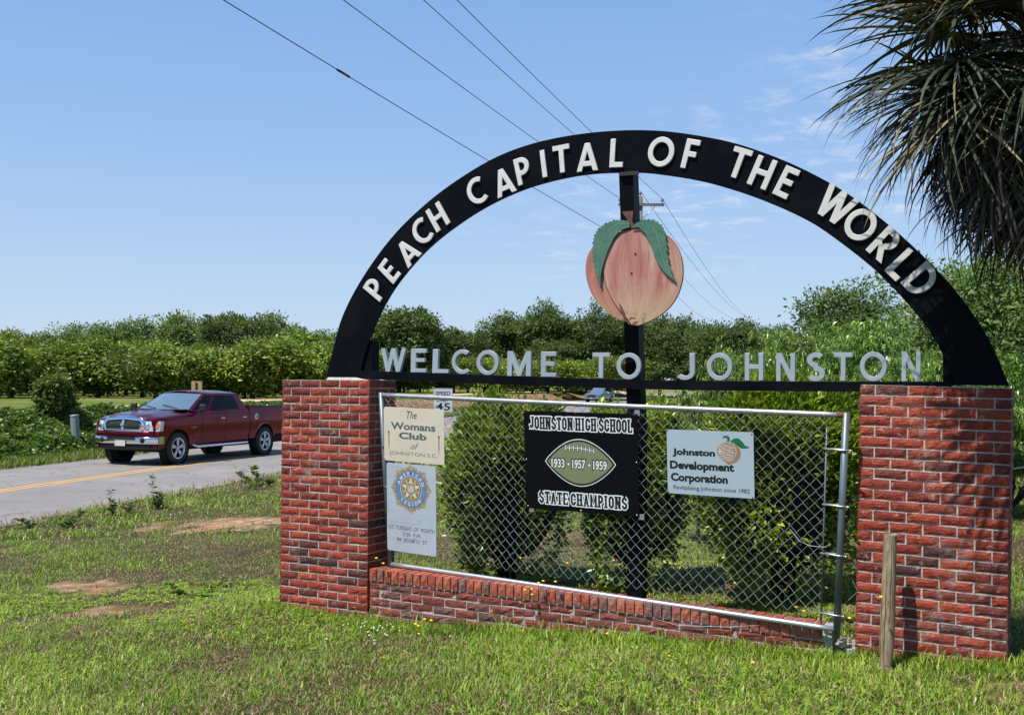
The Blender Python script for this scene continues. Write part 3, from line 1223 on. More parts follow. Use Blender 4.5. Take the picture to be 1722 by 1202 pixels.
def loc2(pts):
    return [(x - pc[0], z - pc[1]) for x, z in pts]


back_l = [(520, 255), (440, 272), (350, 310), (270, 365), (222, 430), (202, 510), (204, 600), (228, 690), (265, 765), (330, 840), (420, 905), (500, 940), (560, 965), (640, 955), (740, 905), (830, 835), (893, 740), (925, 640), (932, 540), (915, 440), (870, 350), (800, 285), (700, 250), (600, 245)]
front_l = [(600, 248), (520, 268), (440, 315), (380, 385), (350, 470), (342, 560), (355, 650), (385, 730), (430, 810), (480, 875), (525, 925), (552, 962), (575, 968), (640, 952), (740, 903), (830, 832), (892, 738), (923, 640), (930, 540), (913, 440), (868, 352), (798, 288), (700, 252)]
leaf_a = [(535, 190), (470, 180), (415, 182), (350, 210), (300, 250), (272, 300), (262, 360), (260, 430), (268, 500), (285, 580), (305, 640), (325, 690), (322, 620), (330, 560), (355, 470), (385, 390), (425, 310), (470, 260), (540, 235)]
leaf_b = [(560, 240), (590, 205), (640, 185), (710, 180), (770, 215), (800, 265), (815, 340), (822, 440), (835, 520), (858, 590), (888, 642), (840, 610), (790, 560), (745, 490), (715, 420), (690, 350), (655, 280), (610, 235)]


def serrate(L, k0, k1, amp, n=5):
    """add saw teeth along the outline between two indices"""
    o = []
    for i, p in enumerate(L):
        o.append(p)
        if k0 <= i < k1:
            q = L[(i + 1) % len(L)]
            for j in range(1, n):
                t = j / n
                x, y = p[0] + (q[0] - p[0]) * t, p[1] + (q[1] - p[1]) * t
                dx, dy = q[0] - p[0], q[1] - p[1]
                l_ = math.hypot(dx, dy)
                s_ = amp * (1 if j % 2 else -.3)
                o.append((x + dy / l_ * s_, y - dx / l_ * s_))
    return o


def peach_paint(name, blush):
    m, nt, b, o = new_mat(name)
    t = NT(nt)
    tc_ = t.n('TexCoord')
    mp = t.n('Mapping'); mp.inputs['Scale'].default_value = (11, 1, 1.6)
    # streaks fan out from the stem: polar-like coordinates
    sp = t.n('SeparateXYZ'); t.l(tc_.outputs['Object'], sp.inputs[0])
    rad = t.math('SUBTRACT', 1.0, t.math('POWER', t.math('ABSOLUTE', t.math('MULTIPLY', sp.outputs[2], 2.55)), 2.4))
    rad = t.math('ADD', t.math('MAXIMUM', rad, .02), .25)
    ux = t.math('DIVIDE', sp.outputs[0], rad)
    cm = t.n('CombineXYZ'); t.l(ux, cm.inputs[0]); t.l(sp.outputs[2], cm.inputs[2])
    t.l(cm.outputs[0], mp.inputs[0])
    n1 = t.noise(1.3, 4, .55, mp.outputs[0], .3)
    n2 = t.noise(3.1, 5, .6, mp.outputs[0], .2)
    c = t.cramp(n1, [(0, (.42, .12, .10)), (.42, (.50, .20, .16)), (.54, (.58, .30, .23)), (.68, (.62, .42, .31)), (1, (.66, .54, .38))])
    c = t.mix(t.ramp(n2, .52, .66, 0, .5), c, (.38, .09, .075))
    low = t.ramp(sp.outputs[2], -.36, -.1, 1, 0)
    c = t.mix(t.math('MULTIPLY', low, .75), c, (.62, .55, .29))
    edge = t.math('POWER', t.math('MULTIPLY', sp.outputs[0], 2.5), 2.0)
    c = t.mix(t.math('MULTIPLY', t.ramp(edge, .35, .85), .45 if not blush else .05), c, (.60, .52, .30))
    if blush:
        c = t.mix(.5, c, (.46, .17, .11))
    n3 = t.noise(30, 4, .7, tc_.outputs['Object'])
    n4 = t.noise(3.2, 2, .5, tc_.outputs['Object'])
    c = t.mix(t.math('MULTIPLY', t.ramp(n3, .66, .7), t.ramp(n4, .52, .62)), c, (.16, .05, .02))
    rl = t.ramp(sp.outputs[2], -.37, -.27, 1, 0)
    c = t.mix(t.math('MULTIPLY', rl, t.ramp(t.noise(18, 4, .7, tc_.outputs['Object']), .47, .6)), c, (.2, .07, .025))
    c = t.mix(1, c, (.72, .67, .69), 'MULTIPLY')
    t.l(c, b.inputs['Base Color'])
    b.inputs['Roughness'].default_value = .45
    return m


M['peach_front'] = peach_paint('peach_paint_front', False)
M['peach_back'] = peach_paint('peach_paint_back_lobe', True)
M['peach_leaf'] = simple('painted_green_leaf', (.045, .13, .085), .5, dirt=(.09, .2, .13), var=.8, vscale=12)
M['peach_vein'] = simple('pale_leaf_vein', (.11, .22, .15), .5)
M['edge_dark'] = simple('dark_sheet_edge', (.02, .018, .015), .6)
for nm, L, d0, d1, mt in (('back_lobe', back_l, -.004, .006, 'peach_back'), ('front_lobe', front_l, -.016, -.006, 'peach_front')):
    v2, f2 = face_shape(loc2(ppts(L, *zc_, PD)), 5)
    extrude(v2, f2, d0, d1).build(nm, M[mt], peach)
for nm, L, k0, k1, d0 in (('leaf', leaf_a, 1, 11, -.03), ('leaf', leaf_b, 2, 10, -.034)):
    v2, f2 = face_shape(loc2(ppts(serrate(L, k0, k1, 9), *zc_, PD)), 1)
    # cup the leaf slightly towards the viewer
    mbp = extrude(v2, f2, d0, d0 + .006)
    o = mbp.build(nm, M['peach_leaf'], peach)
    vein = ([(540, 212), (450, 215), (380, 270), (330, 350), (300, 470), (305, 600)] if L is leaf_a else [(580, 222), (660, 210), (730, 260), (765, 370), (800, 500), (860, 610)])
    vv = catmull(np.array(loc2(ppts(vein, *zc_, PD))), 5)
    Q = stroke_quads([tuple(p) for p in vv], 0, .005)
    for i in range(3, len(vv) - 4, 3):
        for sg in (-1, 1):
            p = vv[i]; tg = vv[i + 1] - vv[i - 1]; tg = tg / np.linalg.norm(tg)
            nn = np.array([-tg[1], tg[0]]) * sg
            Q += stroke_quads([tuple(p), tuple(p + (tg * .8 + nn * .8) * .035)], 0, .003)
    v3, f3 = union(Q)
    extrude(v3, f3, d0 - .0012, d0).build('leaf_vein', M['peach_vein'], o)
# dark seam between the lobes
sm = catmull(np.array(loc2(ppts([(560, 258), (450, 305), (372, 385), (346, 470), (338, 560), (351, 655), (382, 735), (427, 815), (478, 880), (530, 945)], *zc_, PD))), 5)
v3, f3 = union(stroke_quads([tuple(p) for p in sm], 0, .006))
extrude(v3, f3, -.0055, -.0042).build('lobe_seam', M['edge_dark'], peach)
st_ = loc2(ppts([(475, 118), (560, 112), (552, 190), (575, 240), (520, 250), (525, 190)], *zc_, PD))
v3, f3 = face_shape(st_, 1)
extrude(v3, f3, -.012, -.002).build('stem', simple('rusty_brown_stem', (.13, .055, .04), .8, var=.5, vscale=15), peach)
for x, y in ((560, 962), (548, 575), (577, 430)):
    q = loc2(ppts([(x, y)], *zc_, PD))[0]
    MB().lathe([(.0, -.024), (.006, -.023), (.009, -.016)], (q[0], 0, q[1]), 'y', 8).build('bolt', M['rust'], peach)
# rust runs at the tip
v3, f3 = face_shape(loc2(ppts([(455, 800), (470, 815), (490, 850), (505, 885), (500, 905), (525, 945), (545, 960), (530, 962), (500, 925), (480, 880), (462, 840)], *zc_, PD)), 1)
extrude(v3, f3, -.0175, -.0162).build('rust_patch', M['rust'], peach)
v3, f3 = face_shape(loc2(ppts([(530, 915), (545, 905), (575, 910), (580, 920), (550, 915), (540, 930)], *zc_, PD)), 1)
extrude(v3, f3, -.0175, -.0162).build('rust_patch', M['rust'], peach)

# ================================================================== CHAIN-LINK PANEL
def PP(px, py, d):
    s_, h = WP(px, py, d)
    return np.array([s_, d, h])


CTL, CTR, CBL, CBR = PP(641, 664, .07), PP(1423, 698, -.13), PP(656, 948, .17), PP(1407, 1058, -.035)


def panel(u, v):
    return CTL * (1 - u) * (1 - v) + CTR * u * (1 - v) + CBL * (1 - u) * v + CBR * u * v


pn = np.cross(CTR - CTL, CBL - CTL)
pn /= np.linalg.norm(pn)
if pn[1] > 0: pn = -pn          # towards the viewer
gate = empty('chain_link_gate', wall(*CBL), -TH, 'old chain link gate panel in a grey pipe frame leaning between the pillars', 'gate')
gl = lambda p: tuple(np.asarray(p) - CBL)


def gtube(name, pts, r_, mat, parent=gate, n=10):
    return MB().tube([gl(p) for p in pts], r_, n).build(name, mat, parent)


def sag(v, amp, u0=0, u1=1, n=24):
    return [panel(u, v) + np.array([0, 0, -amp * math.sin(math.pi * u)]) for u in np.linspace(u0, u1, n)]


gtube('top_rail', sag(0, .004), .0185, M['galv'])
gtube('bottom_rail', sag(1, -.003), .0185, M['galv'])
gtube('end_post', [panel(0, -.015), panel(0, 1.01)], .0215, M['galv_dark'])
gtube('end_post', [panel(1, -.012), panel(1, 1.04)], .0235, M['galv_dark'])
gtube('tension_bar', [panel(.968, .06), panel(.972, 1.05)], .006, M['galv_dark'], n=4)
mb = MB()
mb.tube([gl(panel(.985, 0)), gl(panel(1.002, 0))], .0205, 10)
mb.build('rusty_rail_end', M['rust'], gate)
for v_ in (.16, .42, .65, .93):
    a, b_ = panel(.966, v_) + pn * .012, panel(1.004, v_) + pn * .026
    mb = MB()
    mb.tube([gl(panel(.966, v_) + pn * .009), gl(panel(.985, v_) + pn * .013), gl(panel(1.0, v_) + pn * .027), gl(panel(1.008, v_) + pn * .015)], .006, 6)
    mb.tube([gl(panel(.966, v_) - pn * .009), gl(panel(1.0, v_) - pn * .026), gl(panel(1.008, v_) - pn * .012)], .006, 6)
    mb.tube([gl(panel(1.008, v_) + pn * .02), gl(panel(1.014, v_) + pn * .03)], .007, 6)
    mb.build('clamp_band', M['galv'], gate)
for v_ in (.3, .54, .8):
    mb = MB()
    mb.tube([gl(panel(.0, v_) + pn * .023), gl(panel(.008, v_) + pn * .012)], .008, 6)
    mb.build('clamp_band', M['galv_dark'], gate)
# woven wire: alternate left and right going zigzags
Wd = np.linalg.norm(CTR - CTL)
Hd = np.linalg.norm(CBL - CTL)
pw = .0805
nc = int(Wd / pw * 2) // 2 * 2
mb = MB()
nr = 33
vstep = .0405 / Hd
for c in range(0, nc, 1):
    u0 = .008 + c * (pw / 2) / Wd
    if u0 > .968: break
    pts = []
    for k in range(nr):
        v_ = .012 + k * vstep
        v_ += .004 * math.sin(u0 * 23)
        u = u0 + ((k + c) % 2) * (pw / 2) / Wd + .0012 * math.sin(k * 1.3 + c)
        if u > .973: u = .973
        dep = .0022 * (1 if (k % 2) else -1)
        sg = -.004 * math.sin(math.pi * u) if k < 2 else 0
        pts.append(np.asarray(gl(panel(u, v_) + pn * (.004 + dep + .01 * math.sin(u * 9 + k * .1)) + np.array([0, 0, sg]))))
    mb.tube(pts, .002, 3, cap=False, smooth=False)
tag(mb.build('wire_mesh', M['wire'], gate), kind='stuff')
mb = MB()
for k in range(34):       # tie wires on the top rail, hooks below the bottom rail
    u = .02 + k * .0285
    mb.tube([gl(panel(u, .0) + pn * .02 + np.array([0, 0, .008])), gl(panel(u + .004, .0) + pn * .021 - np.array([0, 0, .012])), gl(panel(u + .006, .02) + pn * .004)], .0018, 3)
tag(mb.build('tie_wires', M['wire'], gate), kind='stuff')
gtube('loose_wire', [panel(.91, .55) + pn * .01, panel(.93, .6) + pn * .03, panel(.95, .615) + pn * .04, panel(.975, .615) + pn * .035, panel(.985, .6) + pn * .02], .002, M['wire'], n=4)
gtube('loose_wire', [panel(.985, .98), panel(1.01, .88) - pn * .05, panel(1.03, .82) - pn * .06, panel(1.02, .76) - pn * .04], .0018, M['wire'], n=4)
gtube('loose_wire', [panel(.55, 1.05) + pn * .02, panel(.7, 1.09) + pn * .03, panel(.8, 1.06) + pn * .03, panel(.86, 1.03) + pn * .02], .0018, M['wire'], n=4)


# ================================================================== SIGNS ON THE PANEL
def panel_hit(px, py, off):
    """photo position -> wall coordinates on the panel, off in front of it"""
    r_ = ray(px, py)
    O = np.array([0, 0, H]) - P0
    Ow = np.array([O @ DV, O @ BV, O[2]]); rw = np.array([r_ @ DV, r_ @ BV, r_[2]])
    c = panel(.5, .5) + pn * off
    t = ((c - Ow) @ pn) / (rw @ pn)
    return Ow + rw * t


class Sign:
    def __init__(s, name, corners, label, cat, th=.003, off=.03, rad=0.0, mat=None):
        TL, TR_, BR, BL_ = [panel_hit(x, y, off) for x, y in corners]
        s.o = (TL + TR_ + BR + BL_) / 4
        u = (TR_ - TL) + (BR - BL_)
        s.W = (np.linalg.norm(TR_ - TL) + np.linalg.norm(BR - BL_)) / 2
        s.H = (np.linalg.norm(TL - BL_) + np.linalg.norm(TR_ - BR)) / 2
        u /= np.linalg.norm(u)
        up = (TL - BL_) + (TR_ - BR)
        shear = (up @ u) / np.linalg.norm(up)
        v = up - u * (up @ u); v /= np.linalg.norm(v)
        bk = -np.cross(u, v) if np.cross(u, v)[1] < 0 else np.cross(u, v)
        w3 = lambda a: DV * a[0] + BV * a[1] + np.array([0, 0, a[2]])
        U, Bk, Vv = w3(u), w3(bk), w3(v)
        Mx = Matrix((( U[0], Bk[0], Vv[0], 0), (U[1], Bk[1], Vv[1], 0), (U[2], Bk[2], Vv[2], 0), (0, 0, 0, 1)))
        loc = wall(*s.o)
        s.root = empty(name, loc, label=label, cat=cat, rot=Mx.to_euler())
        W2, H2 = s.W / 2, s.H / 2
        if rad:
            P = []
            for cx, cy, a0 in ((W2 - rad, H2 - rad, 0), (-W2 + rad, H2 - rad, 90), (-W2 + rad, -H2 + rad, 180), (W2 - rad, -H2 + rad, 270)):
                P += arc(cx, cy, rad, rad, a0, a0 + 90, 6)
        else:
            P = [(W2, H2), (-W2, H2), (-W2, -H2), (W2, -H2)]
        v2, f2 = union([P])
        s.board = bevel(extrude(v2, f2, -th, 0).build('board', mat, s.root), .0008, 1)
        s.front = -th
        s.layer = 0

    def shape(s, name, quads, mat, lift=None):
        v2, f2 = union(quads)
        if lift is None: lift = .0006
        return extrude(v2, f2, s.front - lift, None).build(name, mat, s.root)

    def pt(s, fx, fy):           # fractions from the top left
        return (-s.W / 2 + fx * s.W, s.H / 2 - fy * s.H)

    def text(s, body, fx, fy, fw, fh, mat, lift=.0006, bold=0.0, shear=0.0, name='lettering', rot=0.0):
        me = text_mesh(body, fw * s.W if fw else None, fh * s.H, bold, shear)
        c = s.pt(fx, fy)
        me.materials.append(mat)
        o = link(name, me, s.root, (c[0], s.front - lift, c[1]))
        o.rotation_euler = (R(90), rot, 0)
        return o


def text_mesh(body, w, h, bold=0.0, shear=0.0):
    cu = bpy.data.curves.new('lettering', 'FONT')
    cu.body = body
    cu.align_x = 'CENTER'
    cu.offset = bold
    cu.shear = shear
    cu.resolution_u = 3
    ob = bpy.data.objects.new('tmp', cu)
    col.objects.link(ob)
    dg = bpy.context.evaluated_depsgraph_get()
    me = bpy.data.meshes.new_from_object(ob.evaluated_get(dg))
    bpy.data.objects.remove(ob)
    bpy.data.curves.remove(cu)
    n = len(me.vertices)
    co = np.empty(n * 3, dtype=np.float32)
    me.vertices.foreach_get('co', co)
    co = co.reshape(-1, 3)
    mn, mx = co.min(0), co.max(0)
    c = (mn + mx) / 2
    sy = h / max(mx[1] - mn[1], 1e-6)
    sx = w / (mx[0] - mn[0]) if w else sy
    co = (co - c) * [sx, sy, 1]
    me.vertices.foreach_set('co', co.astype(np.float32).ravel())
    me.materials.clear()
    me.update()
    return me


M['cream'] = simple('cream_enamel', (.62, .56, .44), .45, dirt=(.52, .46, .35), var=.6, vscale=4)
M['cracked_white'] = simple('weathered_white_reflective', (.42, .47, .53), .45, dirt=(.34, .37, .42), var=.6, vscale=5)
M['panel_black'] = simple('black_sign_board', (.004, .004, .005), .55, spec=.08)
M['pale_blue'] = simple('pale_blue_grey_board', (.36, .45, .5), .4, dirt=(.32, .41, .46), var=.5, vscale=3)
M['football'] = simple('olive_football_print', (.17, .2, .1), .5)

# cream club sign
g = Sign('club_sign', [(644, 682.6), (746.4, 689.9), (748, 781), (648, 774.4)], 'cream Womans Club sign with two rust streaks, topmost at the left of the gate', 'sign', rad=.022, mat=M['cream'])
g.text('The', .475, .125, .17, .135, M['deepgreen'], shear=.3, bold=.01)
g.text('Womans', .49, .34, .74, .135, M['deepgreen'], bold=.03)
g.text('Club', .485, .515, .46, .125, M['deepgreen'], bold=.035)
g.text('of', .52, .695, .13, .12, M['greyink'], shear=.45)
g.text('JOHNSTON.S.C.', .49, .855, .8, .085, M['greyink'])
for fx, fy in ((.085, .455), (.915, .49)):
    c = g.pt(fx, fy)
    MB().lathe([(0, g.front - .006), (.006, g.front - .005), (.007, g.front)], (c[0], 0, c[1]), 'y', 10).build('rusty_bolt', M['rust'], g.root)
    g.shape('rust_streak', [[(c[0] - .006, c[1] + .004), (c[0] - .004, c[1] - .12), (c[0] + .0, c[1] - .16), (c[0] + .004, c[1] - .1), (c[0] + .006, c[1] + .004)][::1]], simple('rust_streak', (.25, .11, .045), .8, dirt=(.45, .33, .2), var=.9, vscale=30))

# meeting sign with emblem
g = Sign('emblem_sign', [(647, 777), (731.4, 784.2), (736, 936.3), (655, 924)], 'tall white meeting sign with round blue and gold emblem, below the cream sign', 'sign', rad=.022, mat=M['cracked_white'])
M['gold'] = simple('faded_gold_print', (.4, .33, .2), .5, var=.3, vscale=40)
M['goldk'] = simple('brown_gold_print', (.16, .105, .045), .5)
M['blue'] = simple('emblem_blue_print', (.1, .2, .42), .5, dirt=(.15, .28, .5), var=.5, vscale=20)
M['palep'] = simple('pale_cream_print', (.6, .58, .48), .5)
ec = g.pt(.5, .275)
ER = .375 * g.W
disk = lambda r_, n=40: [(ec[0] + r_ * math.cos(2 * math.pi * k / n), ec[1] + r_ * math.sin(2 * math.pi * k / n)) for k in range(n)]
star12 = []
for k in range(48):
    a = 2 * math.pi * k / 48 + math.pi / 2
    q = ER * (1.12 if k % 6 == 0 else (1.0 if k % 6 in (1, 5) else .93))
    star12.append((ec[0] + q * math.cos(a), ec[1] + q * math.sin(a)))
g.shape('starburst', [star12], M['gold'], .0004)
Q = []
for k in range(64):
    if k % 4 == 3: continue
    a = 2 * math.pi * k / 64 + .05
    Q += stroke_quads([(ec[0] + ER * .8 * math.cos(a), ec[1] + ER * .8 * math.sin(a)), (ec[0] + ER * .99 * math.cos(a), ec[1] + ER * .99 * math.sin(a))], 0, ER * .028)
tag(g.shape('starburst_rays', Q, M['goldk'], .0006), kind='stuff')
for k, (rr, mt) in enumerate(((.83, 'goldk'), (.81, 'blue'), (.575, 'palep'), (.55, 'goldk'), (.5, 'gold'))):
    g.shape('emblem_ring', [disk(ER * rr)], M[mt], .0008 + .0003 * k)
st5 = []
for k in range(10):
    a = math.pi / 2 + k * math.pi / 5
    q = ER * (.5 if k % 2 == 0 else .23)
    st5.append((ec[0] + q * math.cos(a), ec[1] + q * math.sin(a)))
g.shape('emblem_star', [st5], M['palep'], .0026)
Q = []
for k in range(10):      # wreath
    a = math.pi / 2 + (k + .5) * math.pi / 5
    for j in (-.1, .1):
        Q += stroke_quads([(ec[0] + ER * .3 * math.cos(a), ec[1] + ER * .3 * math.sin(a)), (ec[0] + ER * .46 * math.cos(a + j), ec[1] + ER * .46 * math.sin(a + j))], 0, ER * .035)
tag(g.shape('emblem_wreath', Q, M['goldk'], .0024), kind='stuff')
g.shape('emblem_disc', [disk(ER * .25, 24)], M['goldk'], .0029)
g.shape('emblem_disc', [disk(ER * .215, 24)], M['gold'], .0032)
fe = (ER * .2) / g.H
g.text('US', .5, .275, ER * .3 / g.W, ER * .24 / g.H, M['palep'], .0036, bold=.03)
for word, a0, a1, flip in (('AMERICAN', 158, 22, 1), ('LEGION', 228, 312, -1)):
    for ch, a in zip(word, np.linspace(a0, a1, len(word))):
        q = ER * .69
        x, z = ec[0] + q * math.cos(R(a)), ec[1] + q * math.sin(R(a))
        fx, fy = (x + g.W / 2) / g.W, (g.H / 2 - z) / g.H
        th_ = R(a - 90) if flip == 1 else R(a + 90)
        me = text_mesh(ch, None, ER * .15, .02)
        me.materials.append(M['whitep'])
        o = link('lettering', me, g.root, (x, g.front - .0024, z))
        o.rotation_euler = (Matrix.Rotation(-th_, 3, 'Y') @ Matrix.Rotation(R(90), 3, 'X')).to_euler()
for body, fy, fx, fw in (('1ST  TUESDAY  OF  MONTH', .725, .5, .93), ('7:30  P.M.', .795, .51, .37), ('98  EDISTO  ST.', .86, .52, .63)):
    g.text(body, fx, fy, fw, .042, M['brownink'])
c = g.pt(.535, .865)
for fx, fy in ((.5, .095), (.53, .86)):
    c = g.pt(fx, fy)
    MB().lathe([(0, g.front - .006), (.005, g.front - .005), (.006, g.front)], (c[0], 0, c[1]), 'y', 10).build('rusty_bolt', M['rust'], g.root)
Q = []
r = rs(4)
for k in range(9):
    z = g.H * (.45 - .1 * k) + r.uniform(-.01, .01)
    Q += stroke_quads([(-g.W / 2 + .004, z), (-g.W * .2 + r.uniform(-.05, .2), z - r.uniform(0, .012))], 0, .0011)
for k in range(5):
    x0, z0 = r.uniform(-.15, .15), r.choice([-1, 1]) * r.uniform(.1, .33)
    Q += stroke_quads([(x0, z0), (x0 + r.uniform(-.05, .05), z0 + .03), (x0 + r.uniform(.0, .08), z0 + .06)], 0, .001)
tag(g.shape('hairline_cracks', Q, M['greyink'], .0003), kind='stuff')

# black champions sign
g = Sign('champions_sign', [(878.3, 690.3), (1071.4, 695.8), (1076.4, 868.9), (887.5, 853)], 'large black high school champions sign with an olive football, centre of the gate', 'sign', off=.035, mat=M['panel_black'])


def athletic(body, x0, x1, z0, z1):
    adv, items = 0, []
    for ch in body:
        if ch == ' ':
            adv += .22; continue
        w_, S = oct_glyph(ch)
        items.append((adv, S, w_))
        adv += w_ + .1
    adv -= .1
    sx = (x1 - x0) / adv
    sz = (z1 - z0)
    out_ = {}
    for key, grow, lift in (('white', .2, .0006), ('black', 0, .0012)):
        for a, S, w_ in items:
            Q = []
            for stt in S:
                pts, cl_ = stt[0], stt[1]
                tt = (stt[2] if len(stt) > 2 else .2)
                pts2 = [(x0 + (a + p[0]) * sx, z0 + p[1] * sz) for p in pts]
                k_ = (sx + sz) / 2
                if grow:       # lengthen ends for the outline
                    if not cl_:
                        def ext(p, q, e_):
                            d = (p[0] - q[0], p[1] - q[1]); l_ = math.hypot(*d) or 1
                            return (p[0] + d[0] / l_ * e_, p[1] + d[1] / l_ * e_)
                        pts2 = [ext(pts2[0], pts2[1], grow / 2 * k_)] + pts2[1:-1] + [ext(pts2[-1], pts2[-2], grow / 2 * k_)]
                Q += stroke_quads(pts2, cl_, (tt + grow) * k_ * .95)
            v2, f2 = union(Q)
            o = extrude(v2, f2, g.front - lift - a * .0001, None).build('lettering', M['whitep' if key == 'white' else 'ink'], g.root)


g_t = lambda fx, fy: g.pt(fx, fy)
a_, b_ = g.pt(.055, .185), g.pt(.955, .055)
athletic('JOHNSTON HIGH SCHOOL', a_[0], b_[0], a_[1], b_[1])
a_, b_ = g.pt(.125, .94), g.pt(.90, .815)
athletic('STATE CHAMPIONS', a_[0], b_[0], a_[1], b_[1])


def lens(fx0, fx1, fyc, fh, k=1.0, e=0):
    c0_, c1_ = g.pt(fx0, fyc), g.pt(fx1, fyc)
    P = []
    n = 28
    for sg in (1, -1):
        for i in range(n):
            t = i / n
            x = c0_[0] - e + (c1_[0] - c0_[0] + 2 * e) * (t if sg == 1 else 1 - t)
            tt = t if sg == 1 else 1 - t
            q = (math.sin(math.pi * tt) ** .85)
            P.append((x, c0_[1] + sg * (fh * g.H / 2 + e * .8) * q))
    return P[::-1]


g.shape('football_outline', [lens(.2, .8, .505, .45, e=.012)], M['whitep'], .0006)
g.shape('football_outline', [lens(.2, .8, .505, .45, e=.004)], M['ink'], .0010)
g.shape('football', [lens(.215, .785, .505, .42)], M['football'], .0014)
Q, Qb = [], []
lace = [g.pt(.375 + .25 * t, .36 - .012 * math.sin(math.pi * t) + .022 * t) for t in np.linspace(0, 1, 8)]
for qq, tk in ((Q, .0055), (Qb, .012)):
    qq += stroke_quads(lace, 0, tk)
    for p in lace:
        qq += stroke_quads([(p[0] - .001, p[1] + .02 + (tk - .0055) / 2), (p[0] + .001, p[1] - .02 - (tk - .0055) / 2)], 0, tk * 1.1)
g.shape('football_laces', Qb, M['ink'], .0018)
g.shape('football_laces', Q, M['whitep'], .0022)
for body, fx in (('1933', .305), ('1957', .49), ('1959', .675)):
    g.text(body, fx, .52, .135, .115, M['ink'], .0018, bold=.07)
    g.text(body, fx, .52, .118, .09, M['whitep'], .0022, bold=.02)
for fx in (.399, .583):
    c = g.pt(fx, .525)
    for rr, mt, lf in ((.0125, 'ink', .0018), (.0085, 'whitep', .0022)):
        g.shape('dot', [[(c[0] + rr * math.cos(k * math.pi / 6), c[1] + rr * math.sin(k * math.pi / 6) * 1.3) for k in range(12)]], M[mt], lf)
for fx, fy in ((.01, .015), (.47, .012), (.975, .012), (.02, .98), (.5, .985), (.98, .985), (.015, .5), (.985, .47)):
    c = g.pt(fx, fy)
    MB().lathe([(0, g.front - .004), (.005, g.front - .0035), (.006, g.front)], (c[0], 0, c[1]), 'y', 8).build('bolt', M['rust'] if fy < .1 else M['bolt'], g.root)
for fx, fy in ((.995, -.01), (1.015, 1.0), (.05, 1.012)):
    c = g.pt(fx, fy)
    MB().box(c[0] - .02, c[0] + .02, .001, .004, c[1] - .02, c[1] + .02).build('washer_plate', M['galv'], g.root)

# pale development sign
g = Sign('development_sign', [(1120.5, 722.2), (1267.8, 726.3), (1268.4, 838.7), (1124, 828.2)], 'pale blue-grey development corporation sign with a peach logo, right part of the gate', 'sign', off=.03, rad=.004, mat=M['pale_blue'])
g.text('Johnston', .315, .355, .50, .135, M['ink'], bold=.045)
g.text('Development', .405, .565, .745, .165, M['ink'], bold=.045)
g.text('Corporation', .372, .755, .665, .165, M['ink'], bold=.045)
g.text('Revitalizing Johnston since 1982', .51, .905, .88, .085, M['ink'], bold=.002)
M['tanp'] = simple('tan_peach_print', (.3, .17, .095), .5)
M['leafp'] = simple('green_leaf_print', (.0, .14, .045), .5)
L = lambda pts: [g.pt((x - 100) / 1255, (y - 120) / 925) for x, y in pts]
v2, f2 = face_shape(L([(980, 275), (1060, 275), (1130, 320), (1172, 390), (1165, 470), (1110, 545), (1030, 575), (1000, 592), (965, 560), (900, 520), (850, 460), (835, 400), (850, 340), (910, 290)]), 4)
extrude(v2, f2, g.front - .0006, None).build('peach_logo', M['tanp'], g.root)
arcw = [tuple(p) for p in catmull(np.array(L([(1000, 270), (1070, 310), (1108, 380), (1100, 450), (1050, 520), (1000, 545)])), 4)]
Q = stroke_quads(arcw, 0, .0055)
g.shape('logo_lines', Q, M['pale_blue'], .0010)
Q = []
for k in range(10):
    y = 300 + k * 24
    hw_ = 120 * math.sqrt(max(0, 1 - ((y - 405) / 130) ** 2))
    Q += stroke_quads(L([(962 - hw_, y), (962 - hw_ * .3, y + 4), (962 + hw_ * .2, y + 14), (962 + hw_ * .95, y + 6)]), 0, .0022)
for (x0, y0, x1, y1) in ((870, 310, 1090, 420), (850, 340, 1060, 470), (930, 290, 1095, 350), (900, 430, 1060, 520)):
    Q += stroke_quads(L([(x0, y0), ((x0 + x1) / 2 - 20, (y0 + y1) / 2 + 15), (x1, y1)]), 0, .002)
for k in range(4):
    a = k * math.pi / 4
    Q += stroke_quads(L([(880 - 32 * math.cos(a), 405 - 32 * math.sin(a)), (880 + 32 * math.cos(a), 405 + 32 * math.sin(a))]), 0, .0022)
g.shape('logo_lines', Q, M['whitep'], .0010)
for pts in ([(1010, 262), (985, 258), (990, 225), (970, 200), (925, 215), (935, 190), (975, 180), (1015, 195), (1022, 225)], [(1030, 258), (1090, 215), (1150, 215), (1200, 260), (1235, 310), (1300, 332), (1240, 345), (1180, 345), (1130, 310), (1080, 270)]):
    v2, f2 = face_shape(L(pts), 2)
    extrude(v2, f2, g.front - .0008, None).build('logo_leaf', M['leafp'], g.root)
    q = stroke_quads(L(pts + [pts[0]]), 0, .0016)
    g.shape('logo_leaf_outline', q, M['ink'], .0011)
g.shape('logo_leaf_outline', stroke_quads(L([(1060, 262), (1130, 290), (1200, 322), (1250, 330)]), 0, .0016), M['ink'], .0012)
for fx, fy in ((.01, .01), (.98, .03), (.01, .98), (.98, .98)):
    c = g.pt(fx, fy)
    MB().lathe([(0, g.front - .004), (.004, g.front - .0035), (.005, g.front)], (c[0], 0, c[1]), 'y', 8).build('bolt', M['rust'], g.root)

